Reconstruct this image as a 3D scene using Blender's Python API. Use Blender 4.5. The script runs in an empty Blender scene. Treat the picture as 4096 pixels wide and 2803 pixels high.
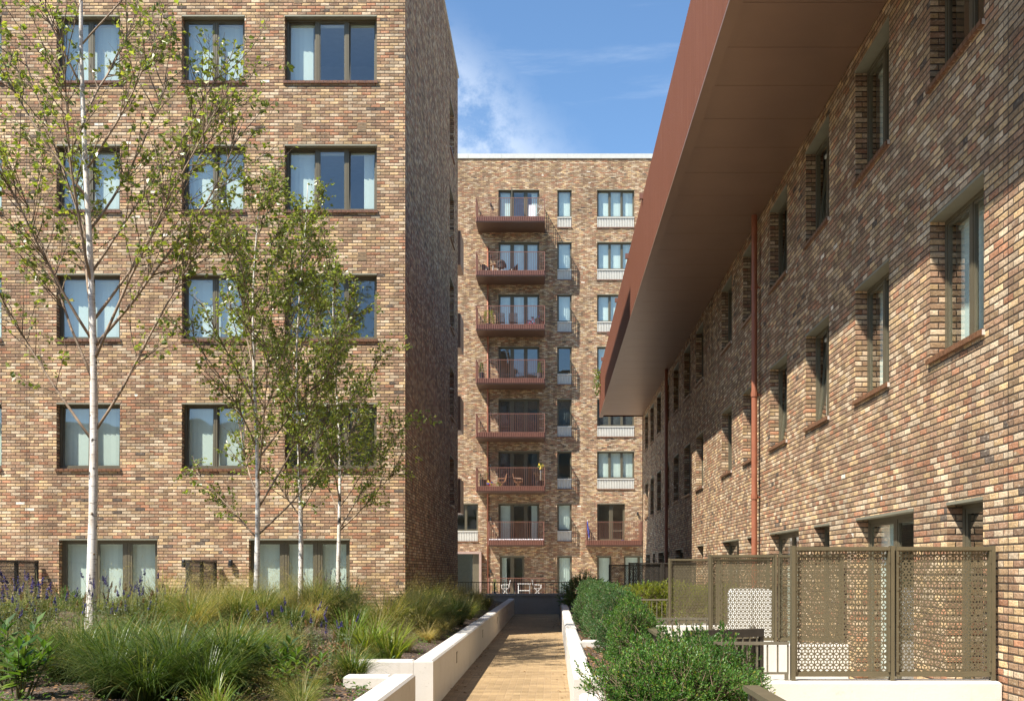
import bpy, bmesh, math, random
from mathutils import Vector, Matrix, noise
R = random.Random(7)
PI = math.pi
C = bpy.context.scene.collection
scene = bpy.context.scene

# ------------------------------------------------------------------ camera, sky, sun, exposure
SUN = Vector((1.0, 0.93, -1.8)).normalized()          # direction the sunlight travels
cam_d = bpy.data.cameras.new("camera"); cam = bpy.data.objects.new("camera", cam_d); C.objects.link(cam)
cam.location = (0, 0, 1.7); cam.rotation_euler = (PI / 2, 0, 0)
cam_d.sensor_fit = 'HORIZONTAL'; cam_d.sensor_width = 36; cam_d.lens = 37.79
cam_d.shift_x = -0.0383; cam_d.shift_y = 0.2148; cam_d.clip_start = 0.1; cam_d.clip_end = 3000
scene.camera = cam
world = bpy.data.worlds.new("World"); scene.world = world; world.use_nodes = True
ELEV = math.asin(-SUN.z); ROT = math.atan2(-SUN.x, -SUN.y)
sun_d = bpy.data.lights.new("sun", 'SUN'); sun_d.energy = 5.0; sun_d.angle = math.radians(0.5); sun_d.color = (1, 0.94, 0.84)
sun = bpy.data.objects.new("sun", sun_d); C.objects.link(sun); sun.location = (-30, -30, 60)
sun.rotation_euler = SUN.to_track_quat('-Z', 'Y').to_euler()
scene.view_settings.view_transform = 'Standard'; scene.view_settings.look = 'None'
scene.view_settings.exposure = 0.98; scene.view_settings.gamma = 1.0; scene.view_settings.use_curve_mapping = False

class NT:
    """small helper for node trees"""
    def __init__(s, tree): s.t = tree; s.n = tree.nodes; s.l = tree.links
    def new(s, typ, ins=None, **kw):
        n = s.n.new(typ)
        for k, v in kw.items(): setattr(n, k, v)
        for k, v in (ins or {}).items(): s.set(n.inputs[k], v)
        return n
    def set(s, sock, v):
        if hasattr(v, 'is_linked'): s.l.new(v, sock)
        else: sock.default_value = v
    def m(s, op, a, b=0.0, c=None, clamp=False):
        n = s.n.new('ShaderNodeMath'); n.operation = op; n.use_clamp = clamp
        s.set(n.inputs[0], a); s.set(n.inputs[1], b)
        if c is not None: s.set(n.inputs[2], c)
        return n.outputs[0]
    def step(s, v, lo, hi, a=0.0, b=1.0):
        n = s.n.new('ShaderNodeMapRange'); n.interpolation_type = 'SMOOTHSTEP'
        for i, x in enumerate((v, lo, hi, a, b)): s.set(n.inputs[i], x)
        return n.outputs[0]
    def mix(s, f, a, b, mode='MIX'):
        n = s.n.new('ShaderNodeMix'); n.data_type = 'RGBA'; n.blend_type = mode
        s.set(n.inputs[0], f); s.set(n.inputs[6], a); s.set(n.inputs[7], b)
        return n.outputs[2]
    def noise(s, vec, scale, detail=3, rough=0.55, out=0):
        n = s.n.new('ShaderNodeTexNoise'); n.inputs['Scale'].default_value = scale
        n.inputs['Detail'].default_value = detail; n.inputs['Roughness'].default_value = rough
        if vec is not None: s.l.new(vec, n.inputs['Vector'])
        return n.outputs[out]
    def comb(s, x, y, z=0.0):
        n = s.n.new('ShaderNodeCombineXYZ')
        for i, v in enumerate((x, y, z)): s.set(n.inputs[i], v)
        return n.outputs[0]
    def sep(s, v):
        n = s.n.new('ShaderNodeSeparateXYZ'); s.l.new(v, n.inputs[0]); return n.outputs
    def scale(s, v, xyz):
        n = s.n.new('ShaderNodeVectorMath'); n.operation = 'MULTIPLY'
        s.l.new(v, n.inputs[0]); n.inputs[1].default_value = xyz; return n.outputs[0]
    def ramp(s, f, stops, const=False):
        n = s.n.new('ShaderNodeValToRGB'); e = n.color_ramp.elements
        n.color_ramp.interpolation = 'CONSTANT' if const else 'LINEAR'
        while len(e) < len(stops): e.new(0.5)
        for el, (p, c) in zip(e, stops): el.position = p; el.color = (*c, 1) if len(c) == 3 else c
        s.l.new(f, n.inputs[0]); return n.outputs[0]

# sky: Nishita with soft cloud wisps low in the north, all in the world background
w = NT(world.node_tree); w.n.clear()
sky = w.new('ShaderNodeTexSky', sky_type='NISHITA', sun_disc=False, sun_elevation=ELEV, sun_rotation=ROT, air_density=1.0, dust_density=0.4, ozone_density=1.6)
tc = w.new('ShaderNodeTexCoord'); gv = tc.outputs['Generated']
sx, sy, sz = w.sep(gv)
az = w.m('ARCTAN2', sx, sy); el = w.m('ARCSINE', sz)
cv = w.comb(w.m('MULTIPLY', az, 10.0), w.m('MULTIPLY', el, 12.0), 0.3)
n1 = w.noise(cv, 2.3, 10, 0.66); n2 = w.noise(w.comb(w.m('ADD', w.m('MULTIPLY', az, 4.0), w.m('MULTIPLY', el, -6.0)), w.m('MULTIPLY', el, 26.0), 0.7), 1.6, 6, 0.6)
azc = w.m('ADD', w.m('MULTIPLY', w.m('SUBTRACT', 0.455, el), 1.05), -0.078)     # ragged edge of the cloud
da = w.m('ADD', w.m('SUBTRACT', az, azc), w.m('MULTIPLY', w.m('SUBTRACT', n1, 0.5), 0.10))
band = w.step(da, -0.05, 0.05, 1.0, 0.0)
far_side = w.step(az, -0.55, -0.15)
high = w.step(w.m('ADD', el, w.m('MULTIPLY', w.m('SUBTRACT', n1, 0.5), 0.06)), 0.44, 0.50, 1.0, 0.0)
north = w.step(sy, -0.2, 0.3)
cl = w.m('MULTIPLY', w.m('MULTIPLY', w.m('MULTIPLY', band, high), far_side), w.step(n1, 0.34, 0.70, 0.04, 0.66))
thin = w.m('MULTIPLY', w.step(n2, 0.52, 0.85), 0.2)
mask = w.m('MULTIPLY', w.m('MAXIMUM', cl, thin), north, clamp=True)
skyc = w.mix(1.0, sky.outputs[0], (.90, 1.10, 1.22, 1), 'MULTIPLY')
white = w.mix(1.0, (6.6, 7.1, 7.8, 1), (1, 1, 1, 1), 'MULTIPLY')
col = w.mix(w.m('MULTIPLY', mask, 0.85), skyc, white)
bg = w.new('ShaderNodeBackground', {'Color': col, 'Strength': 0.088})
wo = w.new('ShaderNodeOutputWorld'); w.l.new(bg.outputs[0], wo.inputs[0])

# ------------------------------------------------------------------ materials
def material(name):
    m = bpy.data.materials.new(name); m.use_nodes = True
    t = NT(m.node_tree); b = t.n['Principled BSDF']
    return m, t, b

def plain(name, col, rough=0.5, metal=0.0, var=0.12, scale=6.0, bump=0.0, spec=0.5):
    m, t, b = material(name)
    g = t.new('ShaderNodeNewGeometry').outputs['Position']
    nz = t.noise(g, scale, 5, 0.6)
    k = t.step(nz, 0.25, 0.75, 1 - var, 1 + var)
    c = t.mix(1.0, (*col, 1), t.comb(k, k, k), 'MULTIPLY')
    t.set(b.inputs['Base Color'], c); b.inputs['Roughness'].default_value = rough; b.inputs['Metallic'].default_value = metal
    b.inputs['Specular IOR Level'].default_value = spec
    if bump:
        bp = t.new('ShaderNodeBump', {'Height': t.noise(g, scale * 8, 4), 'Strength': 0.6, 'Distance': bump}); t.set(b.inputs['Normal'], bp.outputs[0])
    return m

BRICK_STOPS = [(0, (0.317, 0.209, 0.140)), (.09, (0.525, 0.385, 0.232)), (.18, (0.349, 0.241, 0.164)), (.29, (0.541, 0.449, 0.344)), (.39, (0.377, 0.201, 0.128)), (.47, (0.309, 0.221, 0.144)),
               (.56, (0.533, 0.401, 0.256)), (.65, (0.341, 0.221, 0.156)), (.74, (0.477, 0.377, 0.280)), (.82, (0.277, 0.189, 0.136)), (.865, (0.120, 0.098, 0.085)), (.893, (0.429, 0.325, 0.228)), (.912, (0.80, 0.76, 0.70))]

def brick(name, stops=BRICK_STOPS, mortar=(.048, .038, .030), L=.225, H=.075, joint=.010, floor=False, gain=1.0, bump=.010, smear=.55, tint=(1.05, .965, .84), cv=1.0):
    m, t, b = material(name)
    g = t.new('ShaderNodeNewGeometry'); pos = g.outputs['Position']
    px, py, pz = t.sep(pos); nx, ny, nz = t.sep(g.outputs['True Normal'])
    warp = t.noise(pos, 9.0, 2, 0.5)
    wv = t.m('MULTIPLY', t.m('SUBTRACT', warp, 0.5), 0.005)
    if floor:
        u = py; v = px; ax = 0.0
    else:
        ax = t.m('GREATER_THAN', t.m('ABSOLUTE', nx), 0.5)
        u = t.m('ADD', t.m('MULTIPLY', ax, py), t.m('MULTIPLY', t.m('SUBTRACT', 1.0, ax), px)); v = pz
    vv = t.m('DIVIDE', t.m('ADD', v, wv), H); row = t.m('FLOOR', vv); fv = t.m('FRACT', vv)
    uu = t.m('ADD', t.m('DIVIDE', t.m('ADD', u, wv), L), t.m('MULTIPLY', t.m('FLOORED_MODULO', row, 2.0), 0.5))
    cl_ = t.m('FLOOR', uu); fu = t.m('FRACT', uu)
    wn = t.new('ShaderNodeTexWhiteNoise', {'Vector': t.comb(cl_, row, ax)}, noise_dimensions='3D')
    r1 = wn.outputs['Value']; rc = t.sep(wn.outputs['Color'])
    patch = t.noise(pos, 0.35, 3, 0.6)
    rr = t.m('ADD', t.m('MULTIPLY', r1, 0.86), t.m('MULTIPLY', t.m('SUBTRACT', patch, 0.43), 0.16))
    base = t.ramp(t.m('FRACT', t.m('ADD', rr, 1.0)), stops, True)
    k = t.m('MULTIPLY', t.m('ADD', t.m('MULTIPLY', rc[1], 0.46 * cv), 1 - .23 * cv), gain)
    base = t.mix(1.0, base, t.comb(k, k, k), 'MULTIPLY')
    sv = t.comb(t.m('MULTIPLY', u, 1.0), t.m('MULTIPLY', v, 2.0), t.m('ADD', t.m('MULTIPLY', rc[0], 7.0), t.m('MULTIPLY', ax, 3.0)))
    s1 = t.noise(sv, 14.0, 5, 0.65); s2 = t.noise(sv, 32.0, 4, 0.6)
    bloom = t.noise(t.comb(t.m('MULTIPLY', u, .55), t.m('MULTIPLY', v, .8), 2.0), 1.0, 5, 0.62); streak = t.noise(t.comb(t.m('MULTIPLY', u, 2.6), t.m('MULTIPLY', v, .22), 5.0), 1.0, 4, 0.6)
    lime = t.m('ADD', t.m('MULTIPLY', t.step(bloom, .45, .72), .75), .55)
    base = t.mix(t.m('MULTIPLY', t.m('MULTIPLY', t.step(s1, 0.52, 0.72), smear), lime, clamp=True), base, (.68, .63, .56, 1))
    ks = t.step(streak, .32, .68, .80, 1.10); base = t.mix(1.0, base, t.comb(ks, ks, ks), 'MULTIPLY')
    base = t.mix(t.m('MULTIPLY', t.step(s1, 0.44, 0.26), smear), base, (.085, .065, .052, 1))
    kk = t.step(s2, 0.25, 0.75, 1 - .34 * cv, 1 + .28 * cv); base = t.mix(1.0, base, t.comb(kk, kk, kk), 'MULTIPLY')
    jw = t.m('ADD', joint, t.m('MULTIPLY', t.m('SUBTRACT', s2, 0.5), joint * 1.2))
    du = t.m('MULTIPLY', t.m('MINIMUM', fu, t.m('SUBTRACT', 1.0, fu)), L * 1.0)
    dv = t.m('MULTIPLY', t.m('MINIMUM', fv, t.m('SUBTRACT', 1.0, fv)), H * 1.0)
    d = t.m('MINIMUM', t.m('SUBTRACT', du, t.m('MULTIPLY', jw, 0.30)), t.m('SUBTRACT', dv, t.m('MULTIPLY', jw, 0.60)))  # bed joints drawn wider, their shadow line painted in with the mortar
    solid = t.step(d, -0.001, 0.002)
    big = t.noise(pos, 1.1, 4, 0.6); kb = t.step(big, 0.3, 0.7, 0.86, 1.1)
    base = t.mix(1.0, base, t.comb(kb, kb, kb), 'MULTIPLY')
    base = t.mix(1.0, base, (*tint, 1), 'MULTIPLY')
    colr = t.mix(solid, (*mortar, 1), base)
    t.set(b.inputs['Base Color'], colr); b.inputs['Roughness'].default_value = 0.88; b.inputs['Specular IOR Level'].default_value = 0.25
    prof = t.step(d, -0.001, 0.010)
    tilt = t.m('MULTIPLY', t.m('SUBTRACT', rc[2], 0.5), 0.35)
    h = t.m('ADD', t.m('ADD', prof, t.m('MULTIPLY', s1, 0.75)), t.m('MULTIPLY', t.m('MULTIPLY', solid, tilt), 1.0))
    bp = t.new('ShaderNodeBump', {'Height': h, 'Strength': 1.0, 'Distance': bump}); t.set(b.inputs['Normal'], bp.outputs[0])
    return m

M = {}
M['brick'] = brick('multi stock brick')
PAV = [(0, (.315, .225, .13)), (.25, (.325, .23, .135)), (.5, (.305, .217, .125)), (.75, (.335, .24, .142)), (.93, (.29, .207, .12))]
M['paving'] = brick('buff block paving', PAV, (.30, .21, .12), L=.21, H=.105, joint=.004, floor=True, bump=.002, smear=.12, tint=(1.02, .985, .88), cv=.35)

def concrete(name, col, stain=0.25):
    m, t, b = material(name)
    g = t.new('ShaderNodeNewGeometry').outputs['Position']
    n1 = t.noise(g, 1.6, 6, 0.65); n2 = t.noise(t.scale(g, (9, 9, 1.0)), 1.0, 4, 0.6); n3 = t.noise(g, 60, 3)
    c = t.mix(t.m('MULTIPLY', t.step(n1, 0.45, 0.75), stain), (*col, 1), (col[0] * .72, col[1] * .68, col[2] * .62, 1))
    c = t.mix(t.m('MULTIPLY', t.step(n2, 0.55, 0.8), stain * 1.0), c, (col[0] * .55, col[1] * .5, col[2] * .44, 1))
    n4 = t.noise(t.scale(g, (1, 1, 1.6)), 5.0, 6, .7); n5 = t.noise(g, 22.0, 4, .6)
    c = t.mix(t.m('MULTIPLY', t.step(n4, .56, .70), stain), c, (col[0] * .55, col[1] * .53, col[2] * .45, 1))
    c = t.mix(t.m('MULTIPLY', t.step(n5, .66, .74), stain * 1.4), c, (.25, .21, .15, 1))
    t.set(b.inputs['Base Color'], c); b.inputs['Roughness'].default_value = 0.85; b.inputs['Specular IOR Level'].default_value = 0.3
    bp = t.new('ShaderNodeBump', {'Height': t.m('ADD', n3, t.m('MULTIPLY', n1, 2)), 'Strength': 0.5, 'Distance': 0.004}); t.set(b.inputs['Normal'], bp.outputs[0])
    return m
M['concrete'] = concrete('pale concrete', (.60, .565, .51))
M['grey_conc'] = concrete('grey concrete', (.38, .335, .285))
M['slab'] = plain('terrace slabs', (.50, .46, .40), .85, var=.2, scale=3, bump=.003)
M['earth'] = plain('ground', (.20, .165, .12), .95, var=.3, scale=.5)
M['frame'] = plain('bronze window frame', (.125, .108, .070), .42, .2, .06)
M['lintel'] = plain('olive lintel plate', (.235, .225, .165), .5, .2, .06)
M['cill'] = plain('glazed brown cill brick', (.165, .082, .045), .28, 0, .35, 14)
M['joint'] = plain('cill mortar', (.55, .50, .44), .9)
M['coping'] = plain('pale metal coping', (.56, .55, .50), .45, .2, .06)
M['russet'] = plain('russet metal', (.20, .088, .060), .45, .15, .10, 4)
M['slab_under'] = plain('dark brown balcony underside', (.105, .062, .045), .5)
M['pipe'] = plain('red brown downpipe', (.30, .105, .055), .5, .05, .08)
M['darkrail'] = plain('dark bronze rail and shaded screen', (.055, .048, .040), .45, .3)
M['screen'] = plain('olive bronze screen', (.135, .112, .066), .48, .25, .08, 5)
M['rail'] = plain('olive bronze rail', (.165, .145, .105), .45, .25)
M['spandrel'] = plain('ribbed cream panel', (.60, .575, .51), .5, .1, .05)
M['black'] = plain('black metal', (.02, .02, .02), .4)
M['dark'] = plain('dark woven plastic', (.035, .030, .028), .6)
M['whitep'] = plain('white plastic', (.78, .77, .73), .4, var=.05)
M['room'] = plain('room paint', (.48, .47, .44), .9, var=.05)
M['portal'] = plain('rose brown portal metal', (.36, .25, .205), .5, .1)
M['bronze_pane'] = plain('entrance panel', (.10, .12, .11), .3)
M['timber'] = plain('teak', (.30, .15, .075), .5)
M['redp'] = plain('red paint', (.5, .02, .03), .35)
M['bluep'] = plain('blue paint', (.05, .10, .45), .35)
M['yellowp'] = plain('yellow plastic', (.75, .55, .05), .4)
M['cloth'] = plain('white laundry', (.78, .76, .78), .9)
M['clay'] = plain('dark grey pot', (.06, .06, .065), .5)

def soffit_mat():
    m, t, b = material('brown soffit panel')
    g = t.new('ShaderNodeNewGeometry').outputs['Position']
    n1 = t.noise(g, 0.8, 5, 0.6); n2 = t.noise(g, 9, 4)
    c = t.mix(t.step(n1, .3, .7), (.25, .155, .105, 1), (.222, .136, .092, 1))
    c = t.mix(t.m('MULTIPLY', t.step(n2, .62, .8), .15), c, (.2, .12, .08, 1))
    t.set(b.inputs['Base Color'], c); b.inputs['Roughness'].default_value = .34; b.inputs['Metallic'].default_value = .35
    return m
M['soffit'] = soffit_mat()

def fascia_mat():
    m, t, b = material('weathered russet cladding')
    g = t.new('ShaderNodeNewGeometry').outputs['Position']
    n1 = t.noise(t.scale(g, (1, 7, .35)), 1.4, 5, .6); n2 = t.noise(t.scale(g, (1, 22, .8)), 1.0, 4, .6)
    c = t.mix(t.step(n1, .35, .7), (.145, .050, .026, 1), (.172, .063, .035, 1))
    c = t.mix(t.m('MULTIPLY', t.step(n2, .62, .80), .45), c, (.32, .18, .135, 1))
    t.set(b.inputs['Base Color'], c); b.inputs['Roughness'].default_value = .6; b.inputs['Metallic'].default_value = .1; b.inputs['Specular IOR Level'].default_value = .25
    return m
M['fascia'] = fascia_mat()

def glass_mat():
    m, t, b = material('window glass'); t.n.remove(b)
    g = t.new('ShaderNodeNewGeometry')
    bp = t.new('ShaderNodeBump', {'Height': t.noise(g.outputs['Position'], .9, 1), 'Strength': .12, 'Distance': .05})
    tr = t.new('ShaderNodeBsdfTransparent', {'Color': (.93, .98, .96, 1)})
    gl = t.new('ShaderNodeBsdfGlossy', {'Color': (1, 1, 1, 1), 'Roughness': .02, 'Normal': bp.outputs[0]})
    lw_ = t.new('ShaderNodeLayerWeight', {'Blend': .5})
    f = t.m('ADD', t.m('MULTIPLY', t.m('POWER', lw_.outputs['Facing'], 3.2), .85), .145, clamp=True)
    f = t.m('MULTIPLY', f, t.m('SUBTRACT', 1.0, g.outputs['Backfacing']))
    mx = t.new('ShaderNodeMixShader', {0: f}); t.l.new(tr.outputs[0], mx.inputs[1]); t.l.new(gl.outputs[0], mx.inputs[2])
    t.l.new(mx.outputs[0], t.n['Material Output'].inputs[0])
    return m
M['glass'] = glass_mat()

def blind_mat():
    m, t, b = material('white vertical blind fabric')
    g = t.new('ShaderNodeNewGeometry'); r = g.outputs['Random Per Island']
    k = t.step(r, 0, 1, .88, 1.0)
    t.set(b.inputs['Base Color'], t.mix(1.0, (.86, .86, .82, 1), t.comb(k, k, k), 'MULTIPLY')); b.inputs['Roughness'].default_value = .9
    return m
M['blind'] = blind_mat()
M['dark_blind'] = plain('dark grey curtain', (.09, .09, .10), .9)

def leaf_mat(name, stops, rough=.42, trans=.35, spec=.45, vary=.8):
    m, t, b = material(name)
    g = t.new('ShaderNodeNewGeometry'); r = g.outputs['Random Per Island']
    c = t.ramp(r, stops)
    k = t.step(t.noise(g.outputs['Position'], 3.0, 3), .3, .7, .82, 1.15); c = t.mix(1.0, c, t.comb(k, k, k), 'MULTIPLY')
    orn = t.new('ShaderNodeObjectInfo').outputs['Random']
    c = t.mix(vary, c, t.mix(1.0, c, t.ramp(orn, [(0, (.5, .6, .5)), (.35, (1.0, 1.05, .9)), (.7, (1.25, 1.15, .85)), (1, (.9, 1.0, 1.0))]), 'MULTIPLY'))
    t.set(b.inputs['Base Color'], c); b.inputs['Roughness'].default_value = rough; b.inputs['Specular IOR Level'].default_value = spec
    tl = t.new('ShaderNodeBsdfTranslucent', {'Color': t.mix(1.0, c, (1.5, 1.6, .6, 1), 'MULTIPLY')})
    mx = t.new('ShaderNodeMixShader', {0: trans}); t.l.new(b.outputs[0], mx.inputs[1]); t.l.new(tl.outputs[0], mx.inputs[2])
    t.l.new(mx.outputs[0], t.n['Material Output'].inputs[0])
    return m
M['birch_leaf'] = leaf_mat('birch leaf', [(0, (.11, .15, .03)), (.5, (.23, .27, .06)), (.85, (.36, .39, .10)), (1, (.30, .27, .07))], .33, .42, .7, .15)
M['box_leaf'] = leaf_mat('box leaf', [(0, (.030, .085, .018)), (.6, (.075, .175, .038)), (.95, (.17, .29, .07)), (1, (.30, .26, .05))], .42, .35, .35)
M['blue_leaf'] = leaf_mat('blue green box leaf', [(0, (.045, .105, .04)), (.6, (.085, .17, .065)), (1, (.14, .23, .075))], .45, .36, .35)
M['lime_leaf'] = leaf_mat('lime box leaf', [(0, (.09, .13, .018)), (.6, (.17, .21, .025)), (1, (.28, .29, .04))], .4, .35)
M['sage_leaf'] = leaf_mat('grey green leaf', [(0, (.075, .10, .05)), (.6, (.12, .15, .085)), (1, (.19, .21, .13))], .6, .3)
M['broad_leaf'] = leaf_mat('glossy broad leaf', [(0, (.045, .095, .02)), (.6, (.09, .16, .03)), (1, (.17, .22, .05))], .28, .3, .7)
M['grass_green'] = leaf_mat('green grass blade', [(0, (.036, .070, .018)), (.6, (.085, .128, .030)), (.93, (.15, .175, .045)), (1, (.34, .28, .13))], .4, .3, .5)
M['grass_olive'] = leaf_mat('olive grass blade', [(0, (.065, .105, .024)), (.5, (.13, .165, .042)), (.85, (.25, .225, .08)), (1, (.42, .33, .16))], .45, .35, .45)
M['grass_tan'] = leaf_mat('straw grass blade', [(0, (.20, .19, .065)), (.5, (.38, .30, .145)), (1, (.54, .42, .24))], .5, .35, .4)
M['iris'] = leaf_mat('lime sword leaf', [(0, (.07, .13, .02)), (.6, (.14, .20, .03)), (1, (.24, .27, .05))], .35, .35, .5)
M['violet'] = leaf_mat('violet flower', [(0, (.035, .028, .14)), (.6, (.065, .05, .27)), (1, (.12, .09, .38))], .6, .2)
M['dry'] = leaf_mat('dry brown stem', [(0, (.16, .085, .045)), (1, (.30, .18, .10))], .8, .2)
M['wood'] = plain('twig bark', (.17, .12, .075), .85, var=.3, scale=20)
M['flower_stem'] = plain('olive stem', (.14, .15, .06), .7)

def bark_mat():
    m, t, b = material('white birch bark')
    g = t.new('ShaderNodeNewGeometry').outputs['Position']
    n1 = t.noise(t.scale(g, (6, 6, 34)), 1.3, 4, .6); n2 = t.noise(t.scale(g, (2.2, 2.2, 1.2)), 2.2, 4, .6); n3 = t.noise(t.scale(g, (3.5, 3.5, 2.6)), 2.1, 2, .5)
    c = t.mix(t.step(n2, .4, .7), (.78, .74, .68, 1), (.58, .50, .42, 1))
    c = t.mix(t.m('MULTIPLY', t.step(n1, .54, .66), .75), c, (.24, .19, .15, 1))
    c = t.mix(t.step(n3, .64, .70), c, (.045, .036, .03, 1))
    t.set(b.inputs['Base Color'], c); b.inputs['Roughness'].default_value = .7
    bp = t.new('ShaderNodeBump', {'Height': n1, 'Strength': .5, 'Distance': .006}); t.set(b.inputs['Normal'], bp.outputs[0])
    return m
M['bark'] = bark_mat()
M['limb'] = plain('pale birch limb bark', (.30, .215, .145), .75, var=.3, scale=9)

def mulch_mat():
    m, t, b = material('bark mulch')
    g = t.new('ShaderNodeNewGeometry').outputs['Position']
    vo = t.new('ShaderNodeTexVoronoi', {'Vector': t.scale(g, (1, 1.7, 1)), 'Scale': 34.0, 'Randomness': 1.0})
    r = t.sep(vo.outputs['Color'])[0]
    c = t.ramp(r, [(0, (.06, .035, .022)), (.35, (.14, .08, .05)), (.7, (.25, .155, .10)), (.95, (.42, .32, .24))])
    c = t.mix(t.step(vo.outputs['Distance'], .25, .75), c, (.03, .02, .014, 1))  # crevice shade between the chips painted into the colour
    t.set(b.inputs['Base Color'], c); b.inputs['Roughness'].default_value = .9
    bp = t.new('ShaderNodeBump', {'Height': t.m('SUBTRACT', r, vo.outputs['Distance']), 'Strength': 1.0, 'Distance': .025}); t.set(b.inputs['Normal'], bp.outputs[0])
    return m
M['mulch'] = mulch_mat()

# ------------------------------------------------------------------ mesh and object helpers
class MB:
    """collects shapes, then becomes one mesh"""
    def __init__(s): s.v = []; s.f = []; s.mi = []
    def face(s, pts, mi=0):
        n = len(s.v); s.v += [tuple(p) for p in pts]; s.f.append(tuple(range(n, n + len(pts)))); s.mi.append(mi)
    def box(s, x0, x1, y0, y1, z0, z1, mi=0, mat=None):
        n = len(s.v)
        p = [(x, y, z) for z in (z0, z1) for y in (y0, y1) for x in (x0, x1)]
        if mat is not None: p = [tuple(mat @ Vector(q)) for q in p]
        s.v += p
        for q in ((0, 2, 3, 1), (4, 5, 7, 6), (0, 1, 5, 4), (2, 6, 7, 3), (0, 4, 6, 2), (1, 3, 7, 5)):
            s.f.append(tuple(n + i for i in q)); s.mi.append(mi)
        return s
    def cbox(s, x0, x1, y0, y1, z0, z1, c=.02, mi=0):
        """box with a chamfered top edge"""
        n = len(s.v)
        for z, o in ((z0, 0), (z1 - c, 0), (z1, c)):
            s.v += [(x0 + o, y0 + o, z), (x1 - o, y0 + o, z), (x1 - o, y1 - o, z), (x0 + o, y1 - o, z)]
        for k in (0, 4):
            for i in range(4):
                j = (i + 1) % 4; s.f.append((n + k + i, n + k + j, n + k + 4 + j, n + k + 4 + i)); s.mi.append(mi)
        s.f.append((n + 8, n + 9, n + 10, n + 11)); s.mi.append(mi); s.f.append((n + 3, n + 2, n + 1, n)); s.mi.append(mi)
        return s
    def tube(s, pts, rad, k=6, mi=0, cap=True):
        pts = [Vector(p) for p in pts]; n0 = len(s.v); m = len(pts)
        if not hasattr(rad, '__len__'): rad = [rad] * m
        ref = Vector((0.31, 0.2, 0.93)).normalized()
        for i, p in enumerate(pts):
            d = (pts[min(i + 1, m - 1)] - pts[max(i - 1, 0)]).normalized()
            a = d.cross(ref)
            if a.length < .05: a = d.cross(Vector((1, 0, 0)))
            a.normalize(); b = d.cross(a)
            for j in range(k):
                t = 2 * PI * j / k; q = p + (a * math.cos(t) + b * math.sin(t)) * rad[i]; s.v.append(tuple(q))
        for i in range(m - 1):
            for j in range(k):
                a0 = n0 + i * k + j; a1 = n0 + i * k + (j + 1) % k
                s.f.append((a0, a0 + k, a1 + k, a1)); s.mi.append(mi)
        if cap:
            s.f.append(tuple(n0 + j for j in range(k))); s.mi.append(mi)
            s.f.append(tuple(n0 + (m - 1) * k + j for j in range(k - 1, -1, -1))); s.mi.append(mi)
        return s
    def lathe(s, prof, cx=0, cy=0, k=12, mi=0):
        return s.tube_z([(cx, cy, z, r) for r, z in prof], k, mi)
    def tube_z(s, rings, k, mi):
        n0 = len(s.v)
        for (x, y, z, r) in rings:
            for j in range(k): s.v.append((x + r * math.cos(2 * PI * j / k), y + r * math.sin(2 * PI * j / k), z))
        for i in range(len(rings) - 1):
            for j in range(k):
                a = n0 + i * k + j; b = n0 + i * k + (j + 1) % k
                s.f.append((a, b, b + k, a + k)); s.mi.append(mi)
        s.f.append(tuple(n0 + j for j in range(k - 1, -1, -1))); s.mi.append(mi)
        s.f.append(tuple(n0 + (len(rings) - 1) * k + j for j in range(k))); s.mi.append(mi)
        return s
    def leaf(s, p, d, nrm, L, W, mi=0):
        """folded leaf: two triangles pairs along a midrib"""
        d = d.normalized(); a = d.cross(nrm)
        if a.length < 1e-3: a = d.cross(Vector((.3, .5, .8)))
        a.normalize(); up = a.cross(d) * (W * .22); n = len(s.v)
        m = p + d * (L * .45)
        s.v += [tuple(p), tuple(m + a * (W * .5) + up), tuple(p + d * L), tuple(m - a * (W * .5) + up)]
        s.f += [(n, n + 1, n + 2), (n, n + 2, n + 3)]; s.mi += [mi, mi]
    def blade(s, p, az, lean, L, W, bend, seg=4, mi=0):
        """grass blade: a tapering strip that arches over"""
        n = len(s.v); th = lean; q = Vector(p); h = Vector((math.cos(az), math.sin(az), 0)); side = Vector((-h.y, h.x, 0))
        for i in range(seg + 1):
            wd = W * (1 - (i / seg) ** 1.6) * .5 + W * .05
            s.v += [tuple(q + side * wd), tuple(q - side * wd)]
            st = L / seg; q = q + (h * math.sin(th) + Vector((0, 0, math.cos(th)))) * st; th += bend / seg
        for i in range(seg):
            a = n + 2 * i; s.f.append((a, a + 1, a + 3, a + 2)); s.mi.append(mi)
    def mesh(s, name, mats, smooth=False):
        me = bpy.data.meshes.new(name); me.from_pydata(s.v, [], s.f)
        for mm in (mats if isinstance(mats, (list, tuple)) else [mats]): me.materials.append(M[mm] if isinstance(mm, str) else mm)
        if any(s.mi): me.polygons.foreach_set('material_index', s.mi)
        if smooth: me.polygons.foreach_set('use_smooth', [True] * len(me.polygons))
        me.update(); return me
    def build(s, name, mats, parent=None, loc=(0, 0, 0), rz=0, smooth=False):
        return link(name, s.mesh(name, mats, smooth), parent, loc, rz)

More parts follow.
